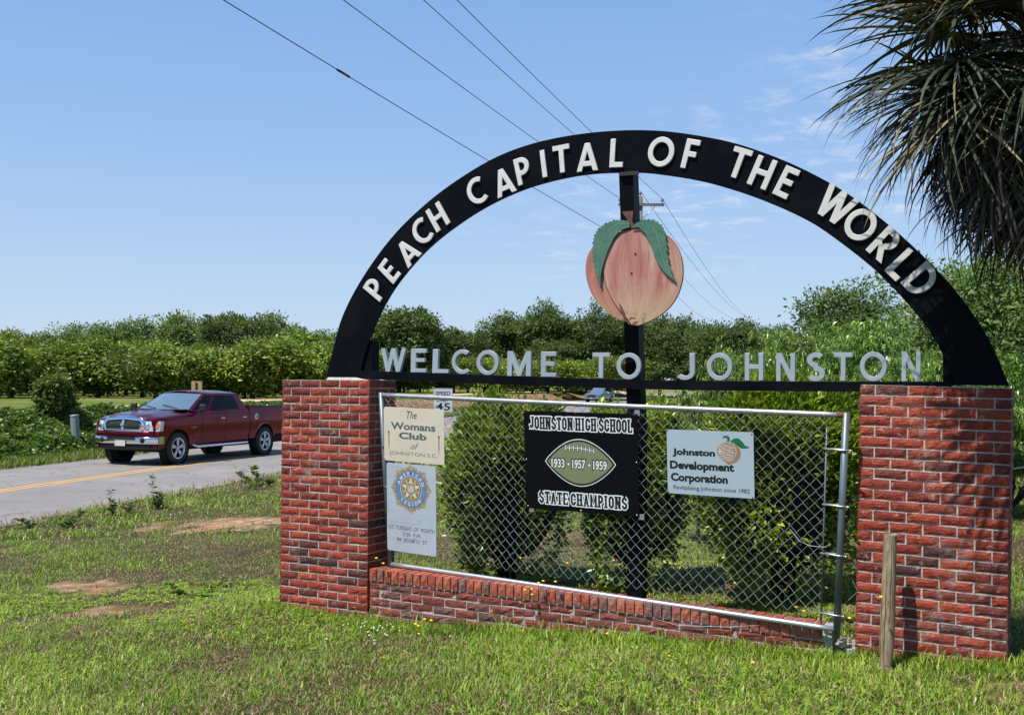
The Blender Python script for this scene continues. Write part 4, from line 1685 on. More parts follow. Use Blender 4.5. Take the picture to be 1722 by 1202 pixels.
# ================================================================== VEHICLES
M['red_paint'] = simple('dark_red_metallic_paint', (.13, .0015, .009), .27, metal=.72, spec=.2, coat=.35)
M['blue_paint'] = simple('light_blue_metallic_paint', (.17, .23, .34), .3, metal=.5, coat=1.0)
M['chrome'] = simple('chrome', (.75, .76, .78), .08, metal=1.0)
M['alloy'] = simple('polished_alloy', (.62, .63, .65), .2, metal=.9)
M['tyre'] = simple('tyre_rubber', (.012, .012, .012), .75)
M['trim'] = simple('black_plastic_trim', (.012, .012, .013), .5)
M['under'] = simple('dark_underbody', (.006, .006, .006), .9)
M['lamp'] = simple('clear_lamp_lens', (.6, .62, .62), .08, metal=.4, coat=1)
M['amber'] = simple('amber_lens', (.75, .16, .02), .2, coat=1)
M['tail'] = simple('red_tail_lens', (.4, .01, .01), .2, coat=1)
M['plate'] = simple('number_plate_blank', (.5, .48, .46), .5)


def glassy(name, c, rough=.03):
    m, nt, b, o = new_mat(name)
    b.inputs['Base Color'].default_value = (*c, 1)
    b.inputs['Roughness'].default_value = rough
    b.inputs['Specular IOR Level'].default_value = .8
    b.inputs['Coat Weight'].default_value = 1
    b.inputs['Coat Roughness'].default_value = .01
    return m


M['wglass'] = glassy('windscreen_glass', (.10, .15, .19))
M['sglass'] = simple('tinted_side_glass', (.003, .004, .005), .08, spec=.12)


def make_wheel(name, parent, x, y, r_, w, side, spokes=5, rim_r=.3):
    wh = empty(name, (x, y, r_))
    wh.parent = parent
    mb = MB()
    mb.lathe([(rim_r, -w / 2), (r_ * .9, -w / 2), (r_, -w * .38), (r_ * 1.003, 0), (r_, w * .38), (r_ * .9, w / 2), (rim_r, w / 2), (rim_r - .01, w * .3)], (0, 0, 0), 'y', 28)
    mb.build('tyre', M['tyre'], wh)
    mb = MB()
    o_ = side * w / 2
    mb.lathe([(rim_r + .004, o_ * .98), (rim_r - .02, o_ * 1.0), (rim_r - .035, o_ * .8), (rim_r - .05, o_ * .2)], (0, 0, 0), 'y', 28)
    for k in range(spokes):
        a = 2 * math.pi * k / spokes + .3
        for j in (-.13, .13):
            c, s_ = math.cos(a + j), math.sin(a + j)
            c2, s2 = math.cos(a + j * .5), math.sin(a + j * .5)
            mb.tube([(.04 * c2, o_ * .78, .04 * s2), ((rim_r - .02) * c, o_ * .86, (rim_r - .02) * s_)], [.03, .026], 5)
    mb.lathe([(0, o_ * .95), (.05, o_ * .93), (.065, o_ * .75)], (0, 0, 0), 'y', 14)
    mb.build('rim', M['alloy'] if rim_r > .22 else M['alloy'], wh)
    mb = MB().lathe([(0, o_ * .1), (rim_r - .04, o_ * .12), (rim_r - .04, o_ * .05)], (0, 0, 0), 'y', 20)
    mb.build('brake_disc', M['under'], wh)
    return wh


def loft_body(name, stations, sect, mat, parent, both=True, smooth=True):
    """stations x; sect(x)-> [(y,z)...] from sill to centre"""
    st_l = []
    for x in sorted(stations, reverse=True):
        if not st_l or abs(st_l[-1] - x) > .018: st_l.append(x)
    rows = [[(x, y, z) for y, z in sect(x)] for x in st_l]
    mb = MB()
    mb.grid(rows, smooth)
    mb.grid([[(x, -y, z) for x, y, z in r_] for r_ in rows], smooth, True)
    for rr_, fl in ((rows[0], False), (rows[-1], True)):
        pts = rr_ + [(x, -y, z) for x, y, z in reversed(rr_)]
        q = tuple(range(len(pts)))
        mb.add(pts, [q if fl else q[::-1]])
    o = mb.build(name, mat, parent)
    return o


def arch_cut(x, wheels, r_, base, rw):
    z = base
    for xw in wheels:
        d = abs(x - xw)
        if d < r_:
            z = max(z, rw + math.sqrt(r_ * r_ - d * d))
    return z


def bil(a, b, c, d, u, v):
    """a,b lower left/right, c,d upper left/right"""
    return tuple((a[i] * (1 - u) + b[i] * u) * (1 - v) + (c[i] * (1 - u) + d[i] * u) * v for i in range(3))


def patch_grid(rows_lo, rows_hi, u0, u1, v0, v1, off, n=8, m=3, shear=0.0):
    """surface between two polylines"""
    lo, hi = np.array(rows_lo, float), np.array(rows_hi, float)
    tl = np.linspace(0, 1, len(lo))
    P = []
    for j in range(m + 1):
        row = []
        for i in range(n + 1):
            v = v0 + (v1 - v0) * j / m
            u = u0 + (u1 - u0) * i / n + shear * v
            a = np.array([np.interp(u, tl, lo[:, k]) for k in range(3)])
            b_ = np.array([np.interp(u, tl, hi[:, k]) for k in range(3)])
            row.append(a * (1 - v) + b_ * v)
        P.append(row)
    P = np.array(P)
    du = np.gradient(P, axis=1); dv = np.gradient(P, axis=0)
    nn = np.cross(du, dv); nn /= np.linalg.norm(nn, axis=2)[..., None]
    return P + nn * off


def greenhouse(parent, belt, roof_z, W0, Wr, xf0, xf1, xr0, xr1, paint, glass_f, wins, dome=.05):
    """belt z, windscreen foot xf0 / head xf1, rear window foot xr0 / head xr1"""
    fl = [(xf0 + .16, 0, belt), (xf0 + .11, W0 * .5, belt), (xf0 - .06, W0 * .93, belt)]
    fh = [(xf1 + .1, 0, roof_z), (xf1 + .06, Wr * .55, roof_z - .012), (xf1 - .06, Wr * .97, roof_z - .03)]
    sl_ = [(xf0 - .06, W0 * .93, belt), (xf0 - .14, W0 * .985, belt), (xr0 * .5 + xf0 * .5, W0, belt), (xr0, W0 * .98, belt)]
    sh = [(xf1 - .06, Wr * .97, roof_z - .03), (xf1 - .14, Wr, roof_z - .035), (xr1 * .5 + xf1 * .5, Wr * 1.01, roof_z - .03), (xr1, Wr * .98, roof_z - .04)]
    rl = [(xr0, W0 * .98, belt), (xr0 - .04, W0 * .5, belt), (xr0 - .05, 0, belt)]
    rh = [(xr1, Wr * .98, roof_z - .04), (xr1 - .03, Wr * .5, roof_z - .02), (xr1 - .04, 0, roof_z - .015)]
    mir = lambda L_: [(x, -y, z) for x, y, z in L_]
    mb = MB()
    for lo, hi in ((fl, fh), (sl_, sh), (rl, rh)):
        mb.grid([lo, hi], True, False)
        mb.grid([mir(lo), mir(hi)], True, True)
    # roof skin
    rows = []
    xs_ = [xf1 + .1, xf1 + .06, xf1 - .06, xf1 - .3, (xf1 + xr1) / 2, xr1 + .3, xr1]
    for i, x in enumerate(xs_):
        k = [0, .3, .7, 1, 1, .9, .3][i]
        wv = Wr * [.35, .6, .97, 1.0, 1.01, 1.0, .98][i]
        zb = roof_z - [.005, .012, .03, .035, .03, .035, .04][i]
        rows.append([(x, wv * t, zb + (.035 + dome * k) * (1 - abs(t) ** 2.6)) for t in (1, .93, .8, .5, 0, -.5, -.8, -.93, -1)])
    mb.grid(rows, True, True)
    mb.build('cab_shell', paint, parent)
    full = mir(fl)[::-1][:-1] + fl
    fullh = mir(fh)[::-1][:-1] + fh
    g_ = patch_grid(full[::-1], fullh[::-1], .05, .95, .04, .93, -.008, 12, 4)
    MB().grid([list(map(tuple, r_)) for r_ in g_], True).build('windscreen', glass_f, parent)
    gg = patch_grid((rl + mir(rl)[::-1][1:]), (rh + mir(rh)[::-1][1:]), .1, .9, .15, .9, .006, 8, 2)
    MB().grid([list(map(tuple, r_)) for r_ in gg], True).build('rear_window', M['sglass'], parent)
    for sgn in (1, -1):
        for (u0, u1, v0, v1, sh_) in wins:
            P_ = patch_grid(sl_, sh, u0, u1, v0, v1, .006, 6, 3, sh_)
            # outward is +y for this side
            if P_[0][0][1] < 0: pass
            rows = [[(p[0], sgn * (abs(p[1]) + .003), p[2]) for p in r_] for r_ in P_]
            MB().grid(rows, True, sgn > 0).build('side_window', M['sglass'], parent)


def pickup():
    wb, rw = 3.9, .415
    t = empty('pickup_truck', (0, 0, 0), label='dark red four-door pickup truck with chrome grille driving along the road', cat='pickup truck')
    side = [(.45, .95), (.6, .985), (.8, 1.0), (1.05, 1.0), (1.2, .985), (1.3, .965), (1.42, .95)]
    sy = lambda z: float(np.interp(z, [a for a, _ in side], [b_ for _, b_ in side]))
    wheels = (0, -wb)
    ar = .49
    xs_f = sorted(set(list(np.linspace(.82, -.7, 20)) + list(np.linspace(.48, -.48, 17))), reverse=True)

    def s_front(x):
        zb = arch_cut(x, wheels, ar, .45, rw)
        nose = max(0, (x - .45) / .37)
        zt = 1.2 + .12 * min(1, (.82 - x) / 1.4) - .05 * nose ** 2
        yo = 1.0 - .1 * nose ** 2.2
        zz = [zb, max(zb + .005, .72), max(zb + .01, .98), zt - .13, zt - .05]
        pts = [(sy(z) * yo, z) for z in zz]
        pts += [(.86 * yo, zt + .005), (.74 * yo, zt + .01), (.5, zt + .075), (.25, zt + .07), (0, zt + .085)]
        return pts
    body = loft_body('front_body', xs_f, s_front, M['red_paint'], t)

    def s_cab(x):
        zb = arch_cut(x, wheels, ar, .47, rw)
        return [(sy(zb) - .02, zb), (sy(.75), max(zb + .01, .75)), (sy(.95), max(zb + .02, .95)), (sy(1.1), 1.1), (sy(1.25), 1.25), (sy(1.33) - .01, 1.345), (.86, 1.37), (.5, 1.375), (0, 1.38)]
    loft_body('cab_body', np.linspace(-.7, -3.12, 10), s_cab, M['red_paint'], t)
    greenhouse(t, 1.36, 1.835, .955, .70, -.58, -1.42, -3.08, -2.88, M['red_paint'], M['wglass'],
               [(.07, .47, .06, .87, 0), (.515, .9, .06, .87, 0)])
    # bed: outer sides with rails, open inside
    xs_b = sorted(set(list(np.linspace(-3.15, -5.42, 18)) + list(np.linspace(-wb + .48, -wb - .48, 15))), reverse=True)

    def s_bed(x):
        zb = arch_cut(x, wheels, ar, .52 if x > -4.4 else .6, rw)
        fl = max(0, (.75 - abs(x + wb)) / .75)
        b = .02 * fl
        return [(sy(zb) - .01, zb), (sy(.8) + b, max(zb + .01, .8)), (sy(1.0) + b, max(zb + .02, 1.0)), (sy(1.15) + b, 1.15), (sy(1.3), 1.3), (.955, 1.39), (.94, 1.415), (.87, 1.415), (.86, 1.0), (0, 1.0)]
    loft_body('cargo_bed', xs_b, s_bed, M['red_paint'], t)
    MB().box(-5.44, -5.38, -.86, .86, .75, 1.4).build('tailgate', M['red_paint'], t)
    MB().box(-5.62, -5.44, -.95, .95, .5, .68).build('rear_bumper', M['chrome'], t)
    for s_ in (1, -1):
        MB().box(-5.4, -3.16, s_ * .905 - .038, s_ * .905 + .038, 1.416, 1.432).build('bed_rail_cap', M['trim'], t)
        # wheel arch lips / dark wells
        for xw in wheels:
            mb = MB()
            mb.lathe([(.48, -.1), (.488, .1)], (xw, s_ * .86, rw), 'y', 28)
            mb.build('wheel_well', M['under'], t)
        # door seams and handles
        for xx in (-.98, -2.02, -3.13):
            mb = MB()
            zz = np.linspace(.52, 1.34, 9)
            mb.grid([[(xx - .006, s_ * (sy(z) + .0025), z) for z in zz], [(xx + .006, s_ * (sy(z) + .0025), z) for z in zz]], False, s_ > 0)
            mb.build('door_seam', M['under'], t)
        for xx in (-1.86, -2.86):
            h_ = MB().box(xx - .09, xx + .09, s_ * .99 - .03, s_ * .99 + .035, 1.12, 1.155).build('door_handle', M['trim'] if False else M['chrome'], t)
            bevel(h_, .01)
        # body crease shadow line (a real moulding)
        mb = MB()
        mb.grid([[(x, s_ * (sy(.74) + .004), .735), (x, s_ * (sy(.76) + .012), .75), (x, s_ * (sy(.78) + .004), .765)] for x in np.linspace(-.55, -3.1, 6)], True, s_ > 0)
        mb.build('side_moulding', M['red_paint'], t)
        # running board
        mb = MB().tube([(-.62, s_ * .93, .47), (-.75, s_ * 1.03, .42), (-2.95, s_ * 1.03, .42), (-3.1, s_ * .93, .47)], .038, 8)
        mb.build('running_board', M['chrome'], t)
        # mirror
        mb = MB().box(-.86, -.76, s_ * 1.03 - .0, s_ * 1.03 + s_ * .19, 1.33, 1.53)
        mi = bevel(mb.build('side_mirror', M['trim'], t), .035, 3)
        MB().box(-.84, -.79, s_ * .9, s_ * 1.05, 1.34, 1.39).build('mirror_arm', M['trim'], t)
        # headlight
        f_ = .0
        hl = [(.875, .60), (.85, .80), (.72, .99), (.60, 1.0)]
        rows = [[(x + .012, s_ * (y + .004), z) for x, y in hl] for z in (.885, 1.0, 1.115)]
        rows = [[(x + .012 - (z - .885) * .18, s_ * (y + .008), z) for x, y in hl] for z in (.875, 1.0, 1.125)]
        mb = MB().grid(rows, False, s_ < 0)
        hl_o = mb.build('headlight', M['lamp'], t)
        MB().lathe([(.0, .895), (.08, .893), (.085, .84)], (0, s_ * .70, 1.0), 'x', 14).build('reflector_bowl', M['chrome'], hl_o)
        MB().grid([[(.842 - (z - .885) * .18, s_ * .87, z), (.765 - (z - .885) * .18, s_ * .975, z)] for z in (.95, 1.08)], False, s_ < 0).build('turn_lens', M['amber'], hl_o)
        # fog lamp
        MB().lathe([(0, .955), (.06, .95), (.075, .93)], (0, s_ * .62, .645), 'x', 14).build('fog_lamp', M['under'], t)
    # grille: crosshair with chrome surround
    gx = .875
    mb = MB()
    rim = [(-.60, .86), (.60, .86), (.66, 1.08), (.58, 1.2), (.0, 1.245), (-.58, 1.2), (-.66, 1.08)]
    rin = [(-.51, .915), (.51, .915), (.56, 1.07), (.5, 1.135), (.0, 1.165), (-.5, 1.135), (-.56, 1.07)]
    n = len(rim)
    tl = lambda z: -(z - .86) * .22
    mb.add([(gx + .05 + tl(z), y, z) for y, z in rim] + [(gx + .08 + tl(z), (y * .96), (z - 1.03) * .96 + 1.03) for y, z in rim] + [(gx + .06 + tl(z), y, z) for y, z in rin] + [(gx - .05 + tl(z), y * 1.06, (z - 1.03) * 1.1 + 1.03) for y, z in rim],
           [(i, (i + 1) % n, n + (i + 1) % n, n + i) for i in range(n)] + [(n + i, n + (i + 1) % n, 2 * n + (i + 1) % n, 2 * n + i) for i in range(n)] + [(3 * n + i, 3 * n + (i + 1) % n, (i + 1) % n, i) for i in range(n)], True)
    mb.build('grille_surround', M['chrome'], t)
    mb = MB().add([(gx + .02 + tl(z), y, z) for y, z in rin], [tuple(range(n))])
    mb.build('grille_backing', M['under'], t)
    for k in range(7):
        z = .935 + k * .031
        if k == 3:
            continue
        w_ = float(np.interp(z, [.915, 1.07, 1.14], [.51, .56, .49]))
        MB().box(gx + .025 + tl(z), gx + .04 + tl(z), -w_, w_, z - .004, z + .004).build('grille_slat', M['alloy'], t)
    MB().box(gx + .02, gx + .055, -.54, .54, 1.015, 1.045).build('grille_crossbar', M['chrome'], t)
    MB().add([(gx + .06, -.035, .915), (gx + .06, .035, .915), (gx + .02, .035, 1.155), (gx + .02, -.035, 1.155), (gx + .0, -.035, .915), (gx + .0, .035, .915)], [(0, 1, 2, 3), (4, 0, 3), (1, 5, 2)]).build('grille_crossbar', M['chrome'], t)
    sh_ = [(gx + .075, -.04, 1.06), (gx + .075, .04, 1.06), (gx + .08, .05, 1.02), (gx + .08, 0, .965), (gx + .08, -.05, 1.02)]
    MB().add(sh_, [(0, 4, 3, 2, 1)]).build('grille_badge', M['alloy'], t)
    # painted upper bumper + chrome bumper with dark intake
    def bump(name, z0, z1, grow, mat, ymax=.99, x_in=.55, parts=None):
        ys = np.linspace(-ymax, ymax, 15)
        xf = lambda y: gx + grow - .22 * (abs(y) / 1.0) ** 3
        rows = [[(xf(y) - .02, y, z0) for y in ys], [(xf(y) + .015, y, z0 + .02) for y in ys], [(xf(y) + .015, y, z1 - .02) for y in ys], [(xf(y) - .03, y, z1) for y in ys], [(x_in, y * .97, z1) for y in ys]]
        mb = MB().grid(rows, True, False)
        mb.grid([[(x_in, s_ * ymax, z0), (x_in, s_ * ymax, z1)] for s_ in (-1,)] + [[(xf(-ymax) - .01, -ymax, z0), (xf(-ymax) - .01, -ymax, z1)]], False)
        mb.grid([[(xf(ymax) - .01, ymax, z0), (xf(ymax) - .01, ymax, z1)], [(x_in, ymax, z0), (x_in, ymax, z1)]], False)
        return mb.build(name, mat, t)
    bump('bumper_cover', .735, .875, .07, M['red_paint'])
    bump('chrome_bumper', .55, .735, .1, M['chrome'])
    bump('air_dam', .4, .55, .03, M['trim'], .93)
    MB().box(gx + .11, gx + .13, -.42, .42, .66, .73).build('intake_slot', M['under'], t)
    MB().box(gx + .125, gx + .14, -.16, .16, .5, .64).build('number_plate', M['plate'], t)
    # cowl, wipers
    MB().add([(-.38, -.8, 1.385), (-.38, .8, 1.385), (-.62, .86, 1.40), (-.62, -.86, 1.40)], [(0, 1, 2, 3)]).build('cowl_panel', M['trim'], t)
    for y0 in (-.1, .6):
        MB().tube([(-.46, y0, 1.41), (-.56, y0 - .3, 1.46), (-.62, y0 - .62, 1.5)], .012, 4).build('wiper', M['trim'], t)
    # fuel cap badge and name script
    MB().lathe([(0, 1.024), (.075, 1.022), (.09, 1.0)], (-3.45, 0, 1.13), 'y', 18).build('fuel_cap', M['alloy'], t)
    MB().lathe([(0, 1.028), (.05, 1.027), (.052, 1.02)], (-3.45, 0, 1.13), 'y', 14).build('fuel_cap_decal', simple('olive_decal', (.2, .22, .04), .5), t)
    me = text_mesh('1500', .2, .045, .01)
    me.materials.append(M['chrome'])
    o = link('door_badge', me, t, (-.62, 1.005, .93))
    o.rotation_euler = (R(90), 0, R(180))
    MB().box(-5.3, .6, -.8, .8, .34, .6).build('chassis', M['under'], t)
    MB().box(-4.9, -.9, .3, .5, .42, .5).build('exhaust', M['under'], t)
    for x, y, s_ in ((0, .87, 1), (0, -.87, -1), (-wb, .87, 1), (-wb, -.87, -1)):
        make_wheel('wheel', t, x, y, rw, .27, s_, 5, .27)
    return t


tk = pickup()
tk.location = (-9.78, 28.9, 0)
tk.scale = (1.03, 1.03, 1.03)
tk.rotation_euler = (0, 0, R(249))


def suv():
    wb, rw = 2.85, .36
    t = empty('blue_suv', (0, 0, 0), label='small light blue sport utility vehicle approaching far down the road', cat='suv')
    side = [(.4, .86), (.6, .91), (.85, .92), (1.0, .9), (1.1, .87)]
    sy = lambda z: float(np.interp(z, [a for a, _ in side], [b_ for _, b_ in side]))
    wheels = (0, -wb)

    def s(x):
        zb = arch_cut(x, wheels, .42, .38, rw)
        nose = max(0, (x - .3) / .6)
        zt = float(np.interp(x, [-4.0, -3.6, -.9, -.6, .4, .9], [1.05, 1.12, 1.08, 1.06, .95, .8]))
        yo = 1 - .16 * nose ** 2 - .06 * max(0, (-3.4 - x) / .5)
        zz = [zb, max(zb + .01, .6), max(zb + .02, .8)]
        pts = [(sy(z) * yo, z) for z in zz] + [(sy(zt - .05) * yo, zt - .05), (.78 * yo, zt), (.4, zt + .05), (0, zt + .06)]
        return pts
    xs_ = sorted(set(list(np.linspace(.9, -3.9, 30)) + list(np.linspace(.41, -.41, 13)) + list(np.linspace(-wb + .41, -wb - .41, 13))), reverse=True)
    loft_body('body', xs_, s, M['blue_paint'], t)
    greenhouse(t, 1.08, 1.63, .86, .64, -.55, -1.45, -3.8, -3.4, M['blue_paint'], M['wglass'], [(.07, .36, .06, .85, 0), (.39, .66, .06, .85, 0), (.69, .86, .1, .8, 0)], .03)
    for s_ in (1, -1):
        for xw in wheels:
            MB().lathe([(.41, -.1), (.418, .1)], (xw, s_ * .8, rw), 'y', 24).build('wheel_well', M['under'], t)
        MB().box(-.75, -.66, s_ * .9, s_ * 1.08, 1.06, 1.2).build('side_mirror', M['blue_paint'], t)
        MB().grid([[(.83, s_ * .5, .68), (.6, s_ * .84, .72)], [(.78, s_ * .52, .84), (.5, s_ * .84, .9)]], False, s_ < 0).build('headlight', M['lamp'], t)
        MB().tube([(-1.5, s_ * .62, 1.67), (-3.3, s_ * .62, 1.67)], .02, 5).build('roof_rail', M['alloy'], t)
    MB().box(.84, .93, -.5, .5, .73, .76).build('grille_crossbar', M['chrome'], t)
    MB().box(.84, .92, -.48, .48, .77, .83).build('upper_grille', M['under'], t)
    MB().box(.84, .93, -.46, .46, .55, .71).build('lower_grille', M['under'], t)
    MB().box(.8, .97, -.84, .84, .36, .52).build('front_bumper', M['blue_paint'], t)
    MB().box(.94, .985, -.16, .16, .42, .5).build('number_plate', M['plate'], t)
    MB().box(-3.7, .5, -.7, .7, .22, .5).build('chassis', M['under'], t)
    for x, y, s_ in ((0, .8, 1), (0, -.8, -1), (-wb, .8, 1), (-wb, -.8, -1)):
        make_wheel('wheel', t, x, y, rw, .23, s_, 5, .2)
    return t


sv = suv()
q = at(1003, 675.5, 116)
sv.location = (q[0] - .2, 116, 0)
sv.rotation_euler = (0, 0, R(244))

# ================================================================== VEGETATION
M['hedge_leaf'] = foliage('hedge_leaves', (.07, .13, .010), (.23, .34, .02), (.46, .50, .05), .3, .32)
M['peach_tree_leaf'] = foliage('peach_tree_leaves', (.05, .10, .012), (.13, .23, .022), (.30, .40, .06), .22, .35)
M['orchard_leaf'] = foliage('orchard_leaves', (.05, .09, .010), (.17, .25, .018), (.36, .40, .04), .2, .5)
M['wood_leaf'] = foliage('woodland_leaves', (.03, .06, .014), (.075, .12, .022), (.14, .18, .045), .3, .5)
M['pecan_leaf'] = foliage('pale_tree_leaves', (.07, .12, .03), (.14, .21, .05), (.22, .29, .09), .38, .5)
M['vine_leaf'] = foliage('vine_leaves', (.03, .07, .012), (.09, .16, .02), (.18, .26, .05), .3, .35)
M['weed_leaf'] = foliage('weed_leaves', (.02, .045, .012), (.045, .09, .015), (.08, .13, .02), .3, .5)
M['bark'] = simple('dark_bark', (.06, .045, .035), .9, var=.5, vscale=8, bump=.6, bscale=30)
M['yellow_petal'] = simple('yellow_petals', (.8, .52, .01), .6)
M['white_petal'] = simple('clover_white', (.62, .6, .52), .7)
M['litter'] = simple('dead_leaf_litter', (.24, .14, .08), .9, var=.6, vscale=30, dirt=(.12, .06, .04))


def leaves(P, D, L, W, r, fold=.25, bent=False, up=None):
    """P base points, D unit directions, returns verts/faces arrays of small folded leaves"""
    n = len(P)
    D = D / np.linalg.norm(D, axis=1)[:, None]
    if up is None:
        up = r.normal(size=(n, 3)) * .55 + [0, 0, 1]
    S = np.cross(D, up)
    S /= np.linalg.norm(S, axis=1)[:, None] + 1e-9
    N = np.cross(S, D)
    L = np.broadcast_to(np.asarray(L, float), (n,))[:, None]
    W = np.broadcast_to(np.asarray(W, float), (n,))[:, None]
    if not bent:
        V_ = np.stack([P, P + D * L * .45 + S * W * .5 + N * W * fold, P + D * L, P + D * L * .45 - S * W * .5 + N * W * fold], 1).reshape(-1, 3)
        b = np.arange(n)[:, None] * 4
        F_ = np.concatenate([b + [0, 1, 2], b + [0, 2, 3]], 1).reshape(-1, 3)
        return V_, F_, 2
    dr = np.array([0, 0, -1.0])
    mid_ = P + D * L * .45 + N * W * .2
    tip = P + D * L * .85 + dr * L * .38
    V_ = np.stack([P, mid_ + S * W * .5, mid_ - S * W * .5, tip], 1).reshape(-1, 3)
    b = np.arange(n)[:, None] * 4
    F_ = np.concatenate([b + [0, 1, 2], b + [1, 3, 2]], 1).reshape(-1, 3)
    return V_, F_, 2


def rnd_attr(n, k, r, lo=0, hi=1, base=None):
    a = r.rand(n) if base is None else np.clip(base + r.normal(size=n) * .2, 0, 1)
    return np.repeat(lo + a * (hi - lo), k)


def sphere_dirs(n, r):
    d = r.normal(size=(n, 3))
    return d / np.linalg.norm(d, axis=1)[:, None]


def crown_mesh(name, mat, seed, rx, rz, nclump, per, lsize, cr=.35, shape='round', hollow=.5, lw=.5, zc=0):
    """broadleaf crown about (0,0,zc) made of leaf clumps"""
    r = rs(seed)
    d = sphere_dirs(nclump, r)
    rad = hollow + (1 - hollow) * r.rand(nclump) ** .6
    C = d * rad[:, None]
    lump = 1 + .22 * np.sin(d[:, 0] * 5 + seed) * np.cos(d[:, 1] * 4 + seed * 2) + .14 * np.sin(d[:, 2] * 7 + seed)
    C *= lump[:, None]
    if shape == 'flat':
        C[:, 2] = np.where(C[:, 2] < -.35, -.35 + (C[:, 2] + .35) * .3, C[:, 2])
    if shape == 'flat2':
        C[:, 2] = np.where(C[:, 2] < -.8, -.8, C[:, 2])
    C = C * [rx, rx, rz]
    cs = cr * (.6 + .8 * r.rand(nclump))
    P = np.repeat(C, per, 0) + r.normal(size=(nclump * per, 3)) * np.repeat(cs, per)[:, None] * [.5, .5, .36]
    out_ = P - np.repeat(C, per, 0)
    D = out_ / (np.linalg.norm(out_, axis=1)[:, None] + 1e-6) + r.normal(size=P.shape) * .5 + [0, 0, .05]
    sz = lsize * (.6 + .8 * r.rand(len(P)))
    up = out_ / (np.linalg.norm(out_, axis=1)[:, None] + 1e-6) * .9 + np.repeat(d, per, 0) * .5 + [0, 0, .75] + r.normal(size=P.shape) * .42
    V_, F_, k = leaves(P + [0, 0, zc], D, sz, sz * lw, r, up=up)
    base = np.repeat(np.clip(.45 + .25 * r.normal(size=nclump), 0, 1), per)
    return np_mesh(name, V_, F_, mat, {'rnd': rnd_attr(len(P), k, r, base=base)}), C + [0, 0, zc]


def limb_mesh(name, C, base_r, fork, seed, nl=14, mat=None, top=.8, lean=(0, 0), multi=False):
    r = rs(seed + 100)
    mb = MB()
    f0 = np.array([lean[0] * fork, lean[1] * fork, fork])
    mb.tube([(0, 0, -.3), (0, 0, 0), tuple(f0 * .5 + [r.uniform(-.05, .05), 0, 0]), tuple(f0)], [base_r * 1.3, base_r * 1.1, base_r * .9, base_r * .8], 7)
    idx = r.choice(len(C), min(nl, len(C)), replace=False)
    for i in idx:
        c = C[i] * [.85, .85, 1]
        m1 = f0 + (c - f0) * .4 + [r.uniform(-.1, .1), r.uniform(-.1, .1), .12 * abs(c[2] - fork)]
        mb.tube([tuple(f0 - [0, 0, .05]), tuple(m1), tuple(c)], [base_r * .5, base_r * .3, base_r * .08], 5)
    return mb.mesh(name, mat or M['bark'])


def tree(name, label, cat, loc, crown, trunk, scale=1.0, group=None, sz=None):
    t = empty(name, loc, random.uniform(0, 6.28), label, cat, group)
    t.scale = (scale, scale, sz or scale)
    link('crown', crown, t)
    link('trunk', trunk, t)
    return t


# ---- kinds
kinds = {}
for i in range(3):
    cm, C = crown_mesh('orchard_crown', M['orchard_leaf'], 40 + i, 2.5, 2.15, 48, 150, .31, .85, 'flat2', .5, zc=2.65)
    kinds['orch', i] = (cm, limb_mesh('orchard_trunk', C, .15, .8, 40 + i, 12))
for i in range(3):
    cm, C = crown_mesh('pecan_crown', M['pecan_leaf'], 50 + i, 3.2, 4.0, 90, 90, .46, 1.15, 'round', .4, zc=6.5)
    kinds['pecan', i] = (cm, limb_mesh('pecan_trunk', C, .22, 3.0, 50 + i, 16))
for i in range(3):
    cm, C = crown_mesh('woodland_crown', M['wood_leaf'], 60 + i, 5.0, 6.0, 260, 60, .5, 1.1, 'round', .35, zc=8)
    kinds['wood', i] = (cm, limb_mesh('woodland_trunk', C, .28, 3.5, 60 + i, 18))
cm, C = crown_mesh('dense_crown', M['wood_leaf'], 66, 5.0, 4.0, 300, 80, .42, .8, 'round', .6, zc=5.5)
kinds['dense', 0] = (cm, limb_mesh('dense_trunk', C, .28, 2.5, 66, 14))
cm, C = crown_mesh('thin_crown', M['wood_leaf'], 67, 2.6, 6.0, 90, 34, .45, .7, 'round', .3, zc=9)
kinds['thin', 0] = (cm, limb_mesh('thin_trunk', C, .14, 5, 67, 26))

rr = rs(99)
LM = [(-60, 'beyond the left edge'), (-8, 'cut by the left edge'), (12, 'just inside the left edge'), (34, 'a little inside the left edge'), (55, 'left of the ivy stump'), (90, 'above the ivy stump'), (128, 'above the grey pedestal'), (185, 'above the pickup grille'), (240, 'above the pickup bonnet'), (290, 'above the pickup windscreen'), (331, 'above the tan board sign'),
      (375, 'above the pickup rear door'), (425, 'above the pickup bed'), (470, 'at the left edge of the left pillar'), (515, 'above the left pillar'), (560, 'behind the outer arch foot'), (600, 'behind the inner arch foot'), (640, 'below the letter W'), (690, 'below the letter E')]
WLM = [(630, 'left of the letter W'), (662, 'behind the letter W'), (705, 'behind the first letter E'), (742, 'behind the letter L'), (776, 'behind the letter C'), (822, 'behind the first letter O'), (874, 'behind the letter M'), (924, 'behind the second letter E'), (950, 'right of the word WELCOME'), (980, 'left of the letter T of TO'), (1012, 'behind the letter T of TO'), (1059, 'behind the letter O of TO')]


def near_lm(px, L_): return min(L_, key=lambda q: abs(q[0] - px))[1]


